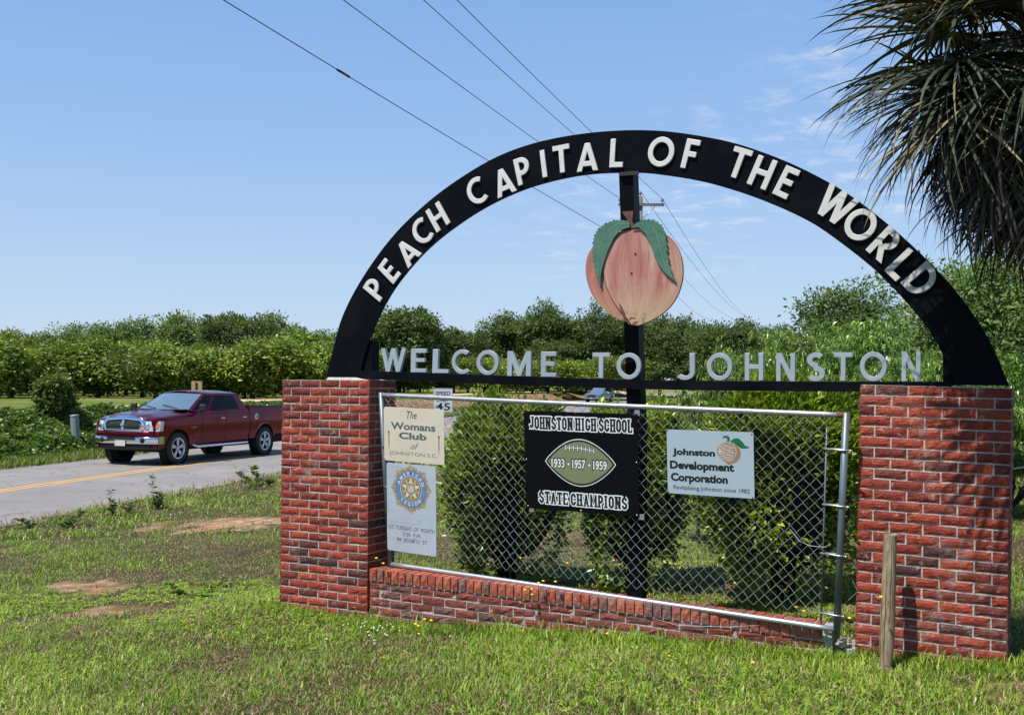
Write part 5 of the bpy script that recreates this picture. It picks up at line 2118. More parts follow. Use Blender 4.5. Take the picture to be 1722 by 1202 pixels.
# left orchard: rows of peach trees seen across the road; the front row first
orow = 0
LBL = {0: 'peach tree in the front orchard row', 1: 'peach tree in the second orchard row', 2: 'peach tree in the rear orchard rows'}
front_px = [(-40, 64), (60, 69), (165, 71), (262, 70), (345, 74), (425, 73), (505, 77), (585, 80)]
where = ['at the far left edge of the photo', 'behind the ivy-covered stump at the far left', 'right of the ivy-covered stump', 'above the bonnet of the red pickup',
         'above the cab of the red pickup', 'above the bed of the red pickup', 'half hidden by the left brick pillar', 'behind the left brick pillar and arch foot']
for (px, Y), w in zip(front_px, where):
    q = at(px, 660, Y)
    c_, t_ = kinds['orch', orow % 3]
    tree('peach_tree', 'peach tree in the front orchard row, ' + w, 'tree', (q[0], Y, 1.0), c_, t_, rr.uniform(.95, 1.1), 'peach trees in the orchard across the road', rr.uniform(.66, .86))
    orow += 1
for row, (Y0, n) in enumerate(((80, 9), (91, 10), (102, 10))):
    for k in range(n):
        px = -60 + k * (700 / n) + rr.uniform(-12, 12)
        Y = Y0 + rr.uniform(-1, 1)
        q = at(px, 660, Y)
        c_, t_ = kinds['orch', rr.randint(3)]
        tree('peach_tree', 'peach tree in the %s orchard row, %s' % (('second', 'third', 'rearmost')[row], near_lm(px, LM)), 'tree', (q[0], Y, 1.0), c_, t_, rr.uniform(.95, 1.18), 'peach trees in the back rows of the orchard', rr.uniform(.58, .94))
# orchard strip seen between the WELCOME letters
for k in range(17):
    px = 625 + k * 27
    Y = 128 + (k % 3) * 4 + rr.uniform(-1, 1)
    q = at(px, 655, Y)
    c_, t_ = kinds['orch', rr.randint(3)]
    tree('peach_tree', 'low light green peach tree, distant %s row, %s' % (('nearer', 'middle', 'farther')[k % 3], near_lm(px, WLM)), 'tree', (q[0], Y, .9), c_, t_, rr.uniform(.92, 1.1), 'distant peach trees behind the rail letters', rr.uniform(.75, .9))
# pale tall trees behind the left orchard  (px, top y, Y, spread)
for i, (px, ty, w) in enumerate([(25, 548, 'at the far left edge'), (75, 552, 'second from the left edge'), (120, 546, 'third from the left edge'), (165, 537, 'above the path left of the pickup'), (205, 533, 'fourth from the left edge'), (243, 538, 'beside the tallest one'), (298, 518, 'tallest of the pale trees, above the pickup cab'),
                                 (338, 535, 'just right of the tallest pale tree'), (452, 531, 'behind the rounded dark tree'), (490, 541, 'left of the arch foot'), (535, 550, 'touching the left foot of the arch'), (577, 560, 'seen through the arch foot')]):
    Y = 128 + rr.uniform(-4, 6)
    q = at(px, ty, Y)
    c_, t_ = kinds['pecan', i % 3]
    tree('pecan_tree', 'tall pale green tree behind the orchard, ' + w, 'tree', (q[0], Y, .9), c_, t_, (q[2] - .9) / 11.2, 'pale trees rising behind the left orchard', (q[2] - .9) / 11.2)
for px, ty, Y, w, sc in ((395, 531, 120, 'wide rounded dark green tree behind the orchard above the pickup bed', 1.0), (470, 552, 122, 'low dark rounded tree left of the arch foot', .9)):
    q = at(px, ty, Y)
    c_, t_ = kinds['dense', 0]
    tree('shade_tree', w, 'tree', (q[0], Y, .9), c_, t_, sc * (q[2] - .9) / 9.6, None, (q[2] - .9) / 9.6)
# woods behind the arch
for i, (px, ty, Y, k, w) in enumerate([(672, 523, 128, 'dense', 'rounded green tree inside the left foot of the arch'), (640, 545, 150, 'wood', 'tree touching the inner edge of the left arch foot'),
                                       (763, 555, 136, 'dense', 'small rounded tree standing alone between two taller groups'), (815, 556, 160, 'wood', 'tree at the left end of the dark wood above WELCOME'),
                                       (850, 524, 158, 'wood', 'dark ragged tree above the letter M of WELCOME'), (918, 506, 155, 'wood', 'tallest dark tree left of the painted peach'),
                                       (965, 532, 160, 'wood', 'dark tree between the tallest tree and the painted peach'), (1000, 494, 150, 'thin', 'thin open tree with bare stems left of the painted peach'),
                                       (1022, 520, 158, 'wood', 'dark tree under the left edge of the painted peach'), (1060, 530, 160, 'wood', 'dark tree hidden behind the peach and mast'),
                                       (1110, 528, 150, 'wood', 'dark broad tree right of the painted peach'), (1150, 530, 145, 'wood', 'dark tree right of the painted peach, second one'),
                                       (1205, 541, 135, 'wood', 'brownish green tree behind the peach trees under the wires'), (1250, 534, 132, 'wood', 'small dark treetop where the wires reach the trees'),
                                       (885, 560, 165, 'dense', 'low dense tree in the dark wood behind WELCOME'), (1000, 565, 165, 'dense', 'low dense tree behind the letter T of TO'), (1080, 560, 165, 'dense', 'low dense tree behind the letter O of TO'), (1170, 570, 160, 'dense', 'low dense tree behind the letter J'), (940, 575, 150, 'dense', 'low dense dark tree behind the letter E'), (1310, 545, 150, 'wood', 'dark tree behind the near peach trees'), (1380, 550, 150, 'wood', 'dark tree far behind the near peach trees, further right')]):
    q = at(px, ty, Y)
    kk = (k, i % 3) if k == 'wood' else (k, 0)
    c_, t_ = kinds[kk]
    h0 = {'wood': 14.2, 'dense': 9.6, 'thin': 15.2}[k]
    f_ = (q[2] - .6) / h0
    tree('woodland_tree', w, 'tree', (q[0], Y, .6), c_, t_, f_ * (1.0 if k != 'dense' else 1.05), 'trees of the wood behind the arch', f_)
# ---- trees at the right
cm, C = crown_mesh('round_crown', M['wood_leaf'], 71, 1.7, 1.5, 130, 110, .14, .42, 'round', .5, zc=3.2)
lt = limb_mesh('round_trunk', C, .12, 1.6, 71, 12)
q = at(1428, 462, 30)
tree('round_tree', 'dark rounded tree top rising behind the peach trees right of the words OF THE WORLD', 'tree', (q[0], 30, .65), cm, lt, (q[2] - .65) / 5.3)
cm, C = crown_mesh('broadleaf_crown', M['pecan_leaf'], 72, 2.9, 2.6, 300, 120, .17, .5, 'round', .35, zc=3.7)
lt = limb_mesh('broadleaf_trunk', C, .16, 1.7, 72, 22)
for px, ty, Y, w in ((1650, 392, 21, 'bright green broadleaf tree right of the arch, under the palm fronds'), (1765, 430, 22, 'green broadleaf tree cut by the right edge of the photo')):
    q = at(px, ty, Y)
    tree('broadleaf_tree', w, 'tree', (q[0], Y, .65), cm, lt, (q[2] - .65) / 7.1)


def peach_crown(name, seed, rx, rz, zc, nshoot, per=17):
    r = rs(seed)
    ncl = 24
    dc = sphere_dirs(ncl, r)
    dc[:, 2] = np.abs(dc[:, 2]) * np.sign(r.rand(ncl) - .25)
    rc = (.55 + .6 * r.rand(ncl))
    Cc = dc * rc[:, None]
    ci = r.randint(0, ncl, nshoot)
    C = (Cc[ci] + r.normal(size=(nshoot, 3)) * [.11, .11, .12]) * [rx, rx, rz]
    d = Cc[ci] * .7 + r.normal(size=(nshoot, 3)) * .35
    d /= np.linalg.norm(d, axis=1)[:, None]
    C[:, 2] = np.maximum(C[:, 2], -rz * .8) + zc
    # shoot direction outward and up, then arching over
    D0 = d * [1, 1, .5] + [0, 0, .75] + r.normal(size=d.shape) * .3
    D0 /= np.linalg.norm(D0, axis=1)[:, None]
    Ls = .22 + .3 * r.rand(nshoot) + .5 * (r.rand(nshoot) < .12)
    ts = np.linspace(.0, 1, per)
    P = C[:, None] + D0[:, None] * (Ls[:, None, None] * ts[None, :, None])
    out_h = d * [1, 1, 0]
    P = P + out_h[:, None] * (Ls[:, None, None] * .35 * ts[None, :, None] ** 2)
    P[:, :, 2] -= (Ls[:, None] * .42 * ts[None] ** 2)
    T = np.gradient(P, axis=1)
    T /= np.linalg.norm(T, axis=2)[..., None]
    n = nshoot * per
    P, T = P.reshape(n, 3), T.reshape(n, 3)
    side = np.cross(T, r.normal(size=(n, 3))); side /= np.linalg.norm(side, axis=1)[:, None]
    D = T * .45 + side * .8 + [0, 0, -.28]
    L_ = .185 * (.7 + .5 * r.rand(n))
    V_, F_, k = leaves(P, D, L_, L_ * .21, r, bent=True)
    base = np.repeat(np.clip(.45 + .2 * r.normal(size=nshoot), 0, 1), per)
    me = np_mesh(name, V_, F_, M['peach_tree_leaf'], {'rnd': rnd_attr(n, k, r, base=base)})
    return me, C


pk = []
for i in range(2):
    cm, C = peach_crown('peach_crown', 80 + i, 1.75, 1.3, 2.3, 1300)
    pk.append((cm, limb_mesh('peach_trunk', C, .09, .5, 80 + i, 16)))
for i, (px, ty, Y, w, sc) in enumerate([(1175, 566, 12.2, 'smallest one, behind the letters JO', .50), (1285, 540, 14.0, 'behind the letters H and N', .74), (1352, 528, 13.2, 'behind the letter S', .66), (1405, 478, 16.5, 'tallest one, behind the letters ST', .95),
                                        (1500, 505, 14.5, 'behind the letters ON inside the right arch leg', .85), (1600, 562, 14.0, 'behind the right leg of the arch', .8), (1700, 560, 13.6, 'right of the right brick pillar', .85), (1330, 545, 19, 'second row, between the letters H and N', .8), (1460, 520, 20, 'second row, behind the second O of JOHNSTON', 1.0), (1800, 560, 16, 'outside the right edge', 1.0), (1255, 560, 20, 'second row, behind the letters OH', .7), (1620, 545, 20, 'second row, behind the arch leg', 1.0)]):
    q = at(px, ty, Y)
    cm, lt = pk[i % 2]
    f_ = (q[2] - .55) / 4.35
    tree('peach_tree', 'near peach tree with long drooping leaves, ' + w, 'tree', (q[0], Y, .5), cm, lt, f_ * sc * 1.0, 'near peach trees behind the right half of the sign', f_)


# ---- clipped bushes behind the gate
def bush(label, loc, rx, ry, h, seed, n):
    r = rs(seed)
    t = empty('hedge_bush', loc, 0, label, 'bush', 'evergreen bushes behind the gate')
    d = sphere_dirs(n, r)
    # superellipsoid, fuller low down
    e = np.abs(d) ** .75 * np.sign(d)
    e /= (np.abs(e) ** 3).sum(1)[:, None] ** (1 / 3)
    lump = 1 + .08 * np.sin(e[:, 0] * 6 + seed) + .07 * np.sin(e[:, 2] * 7 + e[:, 1] * 5 + seed) + .05 * r.normal(size=n)
    rad = (.80 + .22 * r.rand(n) ** .55) * lump
    shoots = r.rand(n) < .05
    rad = np.where(shoots, rad * 1.07, rad)
    tap = (.86 + .14 * sstep(e[:, 2], -1.0, .1))[:, None]
    P = e * rad[:, None] * np.hstack([rx * tap, ry * tap, np.full_like(tap, h / 2)]) + [0, 0, h / 2 + .04]
    kp = r.rand(n) < (.07 + .93 * sstep(e[:, 2] + .25 * e[:, 0] * -1 + .35 * np.sin(e[:, 0] * 7 + e[:, 1] * 5 + seed), -.55, .45))  # leaves thinned towards the bottom so the painted shade core shows
    P, e, rad = P[kp], e[kp], rad[kp]
    n = len(P)
    D = e + r.normal(size=P.shape) * .55 + [0, 0, .35]
    L_ = .060 * (.6 + .8 * r.rand(n))
    V_, F_, k = leaves(P, D, L_, L_ * .48, r, up=e * .8 + [0, 0, .7] + r.normal(size=P.shape) * .5)
    hi = np.clip((rad - .8) * 1.8 + (e[:, 2]) * .2, 0, 1)
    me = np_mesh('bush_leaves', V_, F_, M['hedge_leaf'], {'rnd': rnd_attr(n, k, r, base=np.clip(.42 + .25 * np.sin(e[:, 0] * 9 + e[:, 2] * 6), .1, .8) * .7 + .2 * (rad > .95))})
    link('foliage', me, t)
    # dense inner twigs
    mb = MB()
    for k in range(46):
        a = sphere_dirs(1, r)[0]
        mb.tube([(a[0] * .04, a[1] * .04, -.05), (a[0] * rx * .3, a[1] * ry * .3, h * .35), (a[0] * rx * .75, a[1] * ry * .75, h * (.5 + .4 * a[2]))], [.022, .014, .004], 4)
    # near-black core: the shade inside the bush, put into shape and colour
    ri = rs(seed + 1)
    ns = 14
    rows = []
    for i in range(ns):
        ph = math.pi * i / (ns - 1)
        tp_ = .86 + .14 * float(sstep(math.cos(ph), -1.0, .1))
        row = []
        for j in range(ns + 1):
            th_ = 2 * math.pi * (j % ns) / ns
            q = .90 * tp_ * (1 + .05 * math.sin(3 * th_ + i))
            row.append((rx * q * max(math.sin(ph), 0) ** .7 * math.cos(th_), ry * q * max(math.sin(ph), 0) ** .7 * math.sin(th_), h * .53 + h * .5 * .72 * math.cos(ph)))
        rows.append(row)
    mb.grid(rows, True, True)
    mb.build('stems', M['twig_shade'], t)  # real stems joined with the added shade core
    return t


M['twig_shade'] = simple('twigs_and_shade_core', (.012, .014, .007), .95, var=.7, vscale=20, bump=1.0, bscale=40)  # twig colour, near black so the core stands in for inner shade
zb = lambda x, y: tz(x, y) - .02
q = at(853, 800, 10.1)
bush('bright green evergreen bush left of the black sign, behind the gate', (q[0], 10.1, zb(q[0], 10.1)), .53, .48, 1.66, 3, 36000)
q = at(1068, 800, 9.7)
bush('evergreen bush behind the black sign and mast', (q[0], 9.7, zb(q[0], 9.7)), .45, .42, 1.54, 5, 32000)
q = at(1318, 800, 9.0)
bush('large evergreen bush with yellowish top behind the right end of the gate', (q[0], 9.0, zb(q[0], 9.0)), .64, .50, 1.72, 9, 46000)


# ---- kudzu on the bank, as one mass
def vine_mass():
    r = rs(31)
    n = 60000
    y = r.uniform(17, 56, n)
    cx = np.interp(y, ROAD[:, 1], ROAD[:, 0])
    e = r.uniform(.9, 4.3, n)
    x = cx - HW - e
    hgt = .05 + .42 * fbm(x, y, .8) + .30 * fbm(x, y, 2.5)
    hgt *= sstep(e, .7, 1.6) * (1 - .8 * sstep(e, 2.9, 3.9)) * (1 - sstep(y, 42, 56) * .75)
    z = terrain(x, y) + hgt * (1 - .35 * r.rand(n) ** 2) + .02
    D = np.c_[r.normal(size=n), r.normal(size=n) - .5, np.abs(r.normal(size=n)) * .5]
    L_ = .10 + .08 * r.rand(n)
    V_, F_, k = leaves(np.c_[x, y, z], D, L_, L_ * .8, r, up=r.normal(size=(n, 3)) * .6 + [.3, -.5, .7])
    me = np_mesh('kudzu_vines', V_, F_, M['vine_leaf'], {'rnd': rnd_attr(n, k, r, base=np.clip(fbm(x, y, 1.5), 0, 1))})
    o = link('kudzu_vines', me)
    tag(o, 'tangled green vines covering the bank beyond the road', 'vines', kind='stuff')


vine_mass()
# shade-dark soil under the vines is real relief: a lumpy mat
# ivy-covered stump
q = at(90, 690, 33)
t = empty('ivy_stump', (q[0], 33, .9), 0, 'rounded stump wrapped in dark ivy standing beyond the road at the far left', 'shrub')
cm, C = crown_mesh('ivy_leaves', M['vine_leaf'], 91, .43, .60, 120, 60, .10, .22, 'round', .7, .8, zc=.75)
link('foliage', cm, t)
MB().tube([(0, 0, -.4), (.02, 0, .3), (0, .02, .9)], [.3, .26, .2], 10).build('stump', M['bark'], t)
# utility pedestal
q = at(128, 697, 31.6)
t = empty('utility_pedestal', (q[0], 31.6, q[2] - .74), 0, 'grey-green round utility pedestal with orange labels among the vines', 'utility pedestal')
t.rotation_euler = (0, R(-4), 0)
M['pedestal'] = simple('grey_green_plastic', (.17, .25, .24), .5)
MB().lathe([(.125, -.3), (.12, .68), (.12, .69)], n=20).build('housing', M['pedestal'], t)
MB().lathe([(.128, .69), (.13, .71), (.12, .735), (.06, .745), (0, .745)], n=20).build('cap', simple('grey_cap', (.2, .22, .22), .5), t)
for z0, z1 in ((.5, .55), (.3, .36)):
    mb = MB()
    mb.grid([[(.1225 * math.sin(a), -.1225 * math.cos(a), z) for a in np.linspace(-.1, .4, 6)] for z in (z0, z1)], True)
    mb.build('warning_label', simple('orange_label', (.55, .12, .03), .6), t)
# brown plaque on a post
q = at(331, 649, 38)
t = empty('plaque_sign', (q[0], 38, 1.0), R(-12), 'small tan board sign with a dark upright slot, standing behind the pickup', 'sign')
hh = q[2] - 1.0
MB().box(-.2, .2, -.02, .02, hh - .17, hh + .17).build('board', simple('tan_board', (.36, .25, .11), .7, var=.3, vscale=9), t)
MB().box(-.045, .045, -.028, -.021, hh - .17, hh + .12).build('dark_mark', M['ink'], t)
MB().box(-.04, .04, .021, .09, -.3, hh + .1).build('post', M['bark'], t)
# speed sign
q = at(745, 673, 34)
t = empty('speed_limit_sign', (q[0], 34, tz(q[0], 34)), R(2), 'white speed sign reading 45 beyond the gate rail at the road edge', 'road sign')
z0 = q[2] - tz(q[0], 34)
M['signwhite'] = simple('white_reflective_sheet', (.55, .6, .66), .4)
bx = MB().box(-.305, .305, -.003, 0, z0 - .38, z0 + .38).build('board', M['signwhite'], t)
for body, z, h_, w_ in (('SPEED', z0 + .22, .13, .46), ('LIMIT', z0 + .02, .13, .4), ('45', z0 - .2, .24, .46)):
    me = text_mesh(body, w_, h_, .02)
    me.materials.append(M['ink'])
    link('lettering', me, t, (0, -.0045, z)).rotation_euler = (R(90), 0, 0)
mb = MB()
for (x0, x1, za, zb_) in ((-.29, .29, .36, .368), (-.29, .29, -.368, -.36), (-.293, -.285, -.36, .36), (.285, .293, -.36, .36)):
    mb.add([(x0, -.0045, z0 + za), (x1, -.0045, z0 + za), (x1, -.0045, z0 + zb_), (x0, -.0045, z0 + zb_)], [(0, 1, 2, 3)])
tag(mb.build('border', M['ink'], t), kind='stuff')
MB().box(-.03, .03, .001, .04, -.4, z0 + .34).build('post', M['galv'], t)

# ---- short wooden post
q = WP(1492, 1090, -.3)
a_ = WP(1497.5, 898, -.2); b_ = WP(1490, 1108, -.30)
t = empty('wooden_post', wall(b_[0], -.30, b_[1]), -TH, 'short weathered round wooden post in front of the right brick pillar', 'post')


def wood_mat():
    m, nt, b, o = new_mat('weathered_post_wood')
    tt = NT(nt)
    tc_ = tt.n('TexCoord')
    mp = tt.n('Mapping'); mp.inputs['Scale'].default_value = (1, 1, .08)
    tt.l(tc_.outputs['Object'], mp.inputs[0])
    n1 = tt.noise(60, 5, .65, mp.outputs[0], .4)
    n2 = tt.noise(7, 4, .6, tc_.outputs['Object'])
    c = tt.cramp(n1, [(0, (.05, .035, .02)), (.4, (.15, .11, .06)), (.6, (.3, .24, .15)), (1, (.42, .36, .25))])
    c = tt.mix(tt.ramp(n2, .45, .65, 0, .5), c, (.28, .19, .11))
    tt.l(c, b.inputs['Base Color'])
    b.inputs['Roughness'].default_value = .85
    tt.bump(n1, .9, .01, b)
    return m


M['wood'] = wood_mat()
dx, dz_, dd = a_[0] - b_[0], a_[1] - b_[1], .10
mb = MB()
r = rs(77)
N_ = 16
rows = []
for i in range(13):
    f_ = -.25 + 1.25 * i / 12
    rad = (.046 - .006 * max(f_, 0)) * (1.0 if f_ > .12 else 1.0 - .22 * max(0, .12 - max(f_, 0)) / .12)
    rows.append([(dx * f_ + rad * math.cos(a) * (1 + .03 * math.sin(3 * a + i * .4)), dd * f_ + rad * math.sin(a), dz_ * f_ + (.006 * math.sin(2 * a) if i == 12 else 0)) for a in [2 * math.pi * (k % N_) / N_ for k in range(N_ + 1)]])
mb.grid(rows, True)
mb.add(rows[-1][:N_], [tuple(range(N_))])
mb.build('post_body', M['wood'], t)
mb = MB()
for a0, f0, f1 in ((4.5, .1, .75), (5.1, .3, .95), (3.9, .0, .5)):
    pts = []
    for f_ in np.linspace(f0, f1, 8):
        a = a0 + .05 * math.sin(f_ * 20)
        rad = .0465 - .006 * f_
        pts.append((dx * f_ + rad * math.cos(a), dd * f_ + rad * math.sin(a), dz_ * f_))
    o = MB().tube(pts, [.0004, .001, .0015, .0014, .0015, .001, .001, .0004], 4).build('drying_crack', M['ink'], t)

# ---- utility pole and wires
PY = 57
q = at(1077, 345, PY)
px_, pz = q[0], q[2]
t = empty('utility_pole', (px_, PY, -.1), 0, 'wooden utility pole with a crossarm behind the painted peach', 'utility pole')
ptop = at(1077, 331, PY)[2]
M['polewood'] = simple('grey_pole_wood', (.16, .14, .12), .85, var=.4, vscale=3)
MB().tube([(0, 0, -.5), (0, 0, 6), (0, 0, ptop + .1)], [.17, .14, .12], 10).build('pole', M['polewood'], t)
MB().box(-1.18, 1.24, -.2, -.1, pz - .07 + .1, pz + .07 + .1).build('crossarm', M['polewood'], t)
MB().tube([(.0, -.16, pz - .75), (.75, -.16, pz)], .025, 5).build('brace', M['galv'], t)
MB().tube([(.0, -.16, pz - .75), (-.75, -.16, pz)], .025, 5).build('brace', M['galv'], t)
ins = []
for x, z in ((-1.1, pz + .17), (0, ptop + .1), (1.15, pz + .17)):
    MB().lathe([(.02, z), (.02, z + .12), (.09, z + .12), (.05, z + .16), (.1, z + .18), (.05, z + .24), (.06, z + .27), (0, z + .28)], (x, -.1 if x else 0, 0), 'z', 10).build('insulator', simple('insulator_grey', (.25, .24, .24), .4), t)
    ins.append((px_ + x, PY - .1, z + .15))
ins.insert(0, (px_, PY - .14, at(1077, 420, PY)[2]))
near = [((375, 0), 25.5), ((577, 0), 26.5), ((712, 0), 27.3), ((768, 0), 26.5)]
midp = [(820, 272), (900, 238), None, None]
far = [(1192, 536), (1221, 530), (1249, 530), (1258, 534)]
M['cable'] = simple('dark_cable', (.02, .02, .022), .5)
for k, (P1, ((nx_, ny_), Yn), fr) in enumerate(zip(ins, near, far)):
    P1 = np.array(P1)
    A_ = at(nx_, ny_, Yn)
    d = A_ - P1
    pts = []
    for tt in np.linspace(0, 1.9, 26):
        p = P1 + d * tt
        sag_ = [.32, .28, .25, .25][k]
        p[2] -= sag_ * 4 * (tt / 1.9) * (1 - tt / 1.9) - sag_ * 4 * (1 / 1.9) * (1 - 1 / 1.9) * tt
        pts.append(tuple(p))
    Fp = at(*fr, 150)
    d2 = (Fp - P1)
    back_ = []
    for tt in np.linspace(1.15, .04, 16):
        p = P1 + d2 * tt
        p[2] -= 1.1 * 4 * (tt / 1.15) * (1 - tt / 1.15) - 1.1 * 4 * (1 / 1.15) * (1 - 1 / 1.15) * tt
        back_.append(tuple(p))
    o = MB().tube(back_ + pts, .0155, 4, smooth=False).build('power_line', M['cable'])
    tag(o, ['lowest power line, the one with a splice, leftmost in the sky', 'second power line from the left, to the left end of the crossarm', 'third power line from the left, to the top of the pole', 'rightmost power line, to the right end of the crossarm'][k], 'power line', 'power lines over the road')
    if k == 0:
        f_ = .64
        sp_ = at(621, 154, 57 - (57 - 25.5) * .655)
        s2 = MB()
        j = min(range(len(pts)), key=lambda i: (pts[i][0] - sp_[0]) ** 2)
        a3, b3 = np.array(pts[j]), np.array(pts[j + 1])
        s2.tube([tuple(a3), tuple(a3 + (b3 - a3) * .25)], .035, 6)
        s2.build('splice', M['cable'], o)
# guy wire right of the pillar
o = MB().tube([tuple(at(1696, 789, 7.2)), tuple(at(1760, 780, 8.2))], .006, 5).build('guy_wire', M['wire'])
tag(o, 'thin grey cable leaving the right edge of the right brick pillar', 'cable')

# ================================================================== PALM
M['frond'] = foliage('palm_leaflets', (.010, .016, .005), (.026, .032, .009), (.26, .19, .08), .03, .65)
M['dead_frond'] = foliage('dead_palm_leaflets', (.008, .007, .005), (.03, .024, .014), (.22, .17, .10), .02, .7)
M['palm_trunk'] = simple('palm_trunk', (.09, .07, .05), .95, var=.5, vscale=10, bump=1, bscale=25)
PALM = Vector((3.06, 6.05, 4.5))
palm = empty('fan_palm', (PALM.x, PALM.y, .55), 0, 'tall fan palm at the right edge, dark drooping fronds hanging over the sign', 'palm tree')
zp = PALM.z - .55


def frond_mesh(name, seed, petiole, fan, nleaf, droop, mat, spread=150):
    """fan leaf starting at the origin along +x, rising; leaflets hang under gravity"""
    r = rs(seed)
    mb_v, mb_f, att = [], [], []
    hub = np.array([petiole, 0, 0])
    # petiole
    n0 = 0
    pts = [np.array([t * petiole, 0, .04 * math.sin(t * 3)]) for t in np.linspace(0, 1, 5)]
    for i in range(4):
        a, b_ = pts[i], pts[i + 1]
        k = len(mb_v)
        mb_v += [a + [0, .014, 0], a + [0, -.014, 0], b_ + [0, -.011, 0], b_ + [0, .011, 0], a + [0, 0, -.012], b_ + [0, 0, -.01]]
        mb_f += [(k, k + 1, k + 2, k + 3), (k + 1, k + 4, k + 5, k + 2), (k + 4, k, k + 3, k + 5)]
        att += [.8] * 3
    for i in range(nleaf):
        a = R(-spread + 2 * spread * (i + .5) / nleaf + r.uniform(-2, 2))
        L_ = fan * (.62 + .38 * math.cos(a * .5)) * r.uniform(.82, 1.08)
        w = .0155 * r.uniform(.7, 1.3)
        d = np.array([math.cos(a), math.sin(a), .12 + .10 * ((i % 2) * 2 - 1)])
        d /= np.linalg.norm(d)
        s_ = np.cross(d, [0, 0, 1]); s_ /= np.linalg.norm(s_)
        u_ = np.cross(s_, d)
        tw = r.uniform(-.9, .9)
        s_ = s_ * math.cos(tw) + u_ * math.sin(tw)
        ns = 7
        k = len(mb_v)
        rv = r.rand()
        dd = droop * r.uniform(.5, 1.5)
        side = r.uniform(-.05, .05)
        for j in range(ns + 1):
            t = j / ns
            p = hub + d * L_ * t * (1 - .25 * dd * t * t) + np.array([side * t * t, side * t, -dd * .62 * L_ * t ** 2.2])
            ww = w * (1 - t) ** .65 * min(1, .35 + t * 3)
            mb_v += [p - s_ * ww, p + s_ * ww]
        for j in range(ns):
            mb_f.append((k + 2 * j, k + 2 * j + 1, k + 2 * j + 3, k + 2 * j + 2))
            att.append(rv)
    return np_mesh(name, np.array(mb_v), np.array(mb_f), mat, {'rnd': np.array(att)})


FR = [frond_mesh('frond', 200 + i, .75, .95, 58, .5, M['frond']) for i in range(3)]
FD = [frond_mesh('dead_frond', 210 + i, .6, .85, 56, 1.0, M['dead_frond'], 130) for i in range(3)]
r = rs(23)
for i in range(64):
    az = i * 2.399963 + r.uniform(-.2, .2)
    f_ = i / 64
    el = R(72 - 125 * f_ + r.uniform(-6, 6))
    o = link('frond', FR[i % 3], palm, (0, 0, zp - .25 * f_))
    o.rotation_euler = (r.uniform(-.4, .4), -el, az)
    q_ = r.uniform(.80, .96)
    o.scale = (q_, q_, q_)
for i in range(95):
    az = i * 2.399963 * 1.0 + 1
    el = R(-30 - 56 * r.rand())
    o = link('dead_frond', FD[i % 3], palm, (.08 * math.cos(az), .08 * math.sin(az), zp - .3 - .5 * r.rand()))
    o.rotation_euler = (r.uniform(-.5, .5), -el, az)
    q_ = r.uniform(.62, .86)
    o.scale = (q_, q_, q_)
mb = MB()
pts, rad = [], []
for i in range(24):
    t = i / 23
    pts.append((.03 * math.sin(t * 4), 0, -.3 + (zp + .3) * t)); rad.append(.145 - .02 * t + (.012 if i % 2 else 0))
mb.tube(pts, rad, 14)
mb.build('trunk', M['palm_trunk'], palm)
mb = MB()
for i in range(70):
    a, z = r.uniform(0, 6.28), zp - r.uniform(0, 1.1)
    mb.tube([(.15 * math.cos(a), .15 * math.sin(a), z), (.27 * math.cos(a), .27 * math.sin(a), z + .16)], [.03, .012], 4)
tag(mb.build('boot_stubs', M['palm_trunk'], palm), kind='stuff')

# ================================================================== LAWN
def lawn_mat():
    m, nt, b, o = new_mat('grass_blades')
    t = NT(nt)
    a = t.n('Attribute', attribute_name='rnd')
    a2 = t.n('Attribute', attribute_name='dry')
    g = t.cramp(a.outputs['Fac'], [(0, (.06, .12, .010)), (.45, (.14, .245, .018)), (.8, (.26, .38, .03)), (1, (.42, .50, .08))])
    d = t.cramp(a.outputs['Fac'], [(0, (.10, .065, .03)), (.45, (.30, .21, .11)), (1, (.62, .50, .31))])
    c = t.mix(a2.outputs['Fac'], g, d)
    t.l(c, b.inputs['Base Color'])
    b.inputs['Roughness'].default_value = .5
    b.inputs['Specular IOR Level'].default_value = .3
    tr = t.n('BsdfTranslucent')
    t.l(c, tr.inputs['Color'])
    ms = t.n('MixShader')
    ms.inputs[0].default_value = .3
    t.l(b.outputs[0], ms.inputs[1]); t.l(tr.outputs[0], ms.inputs[2]); t.l(ms.outputs[0], o.inputs[0])
    return m


M['lawn'] = lawn_mat()


def in_wall(x, y, pad=0.0):
    """inside the pillars or low wall footprint"""
    px_, py_ = x - P0[0], y - P0[1]
    s_ = px_ * DV[0] + py_ * DV[1]
    d = px_ * BV[0] + py_ * BV[1]
    return (s_ > -pad) & (s_ < 5.67 + pad) & (d > -pad) & (d < np.where((s_ < .95) | (s_ > 4.7), .42, .2) + pad), s_, d


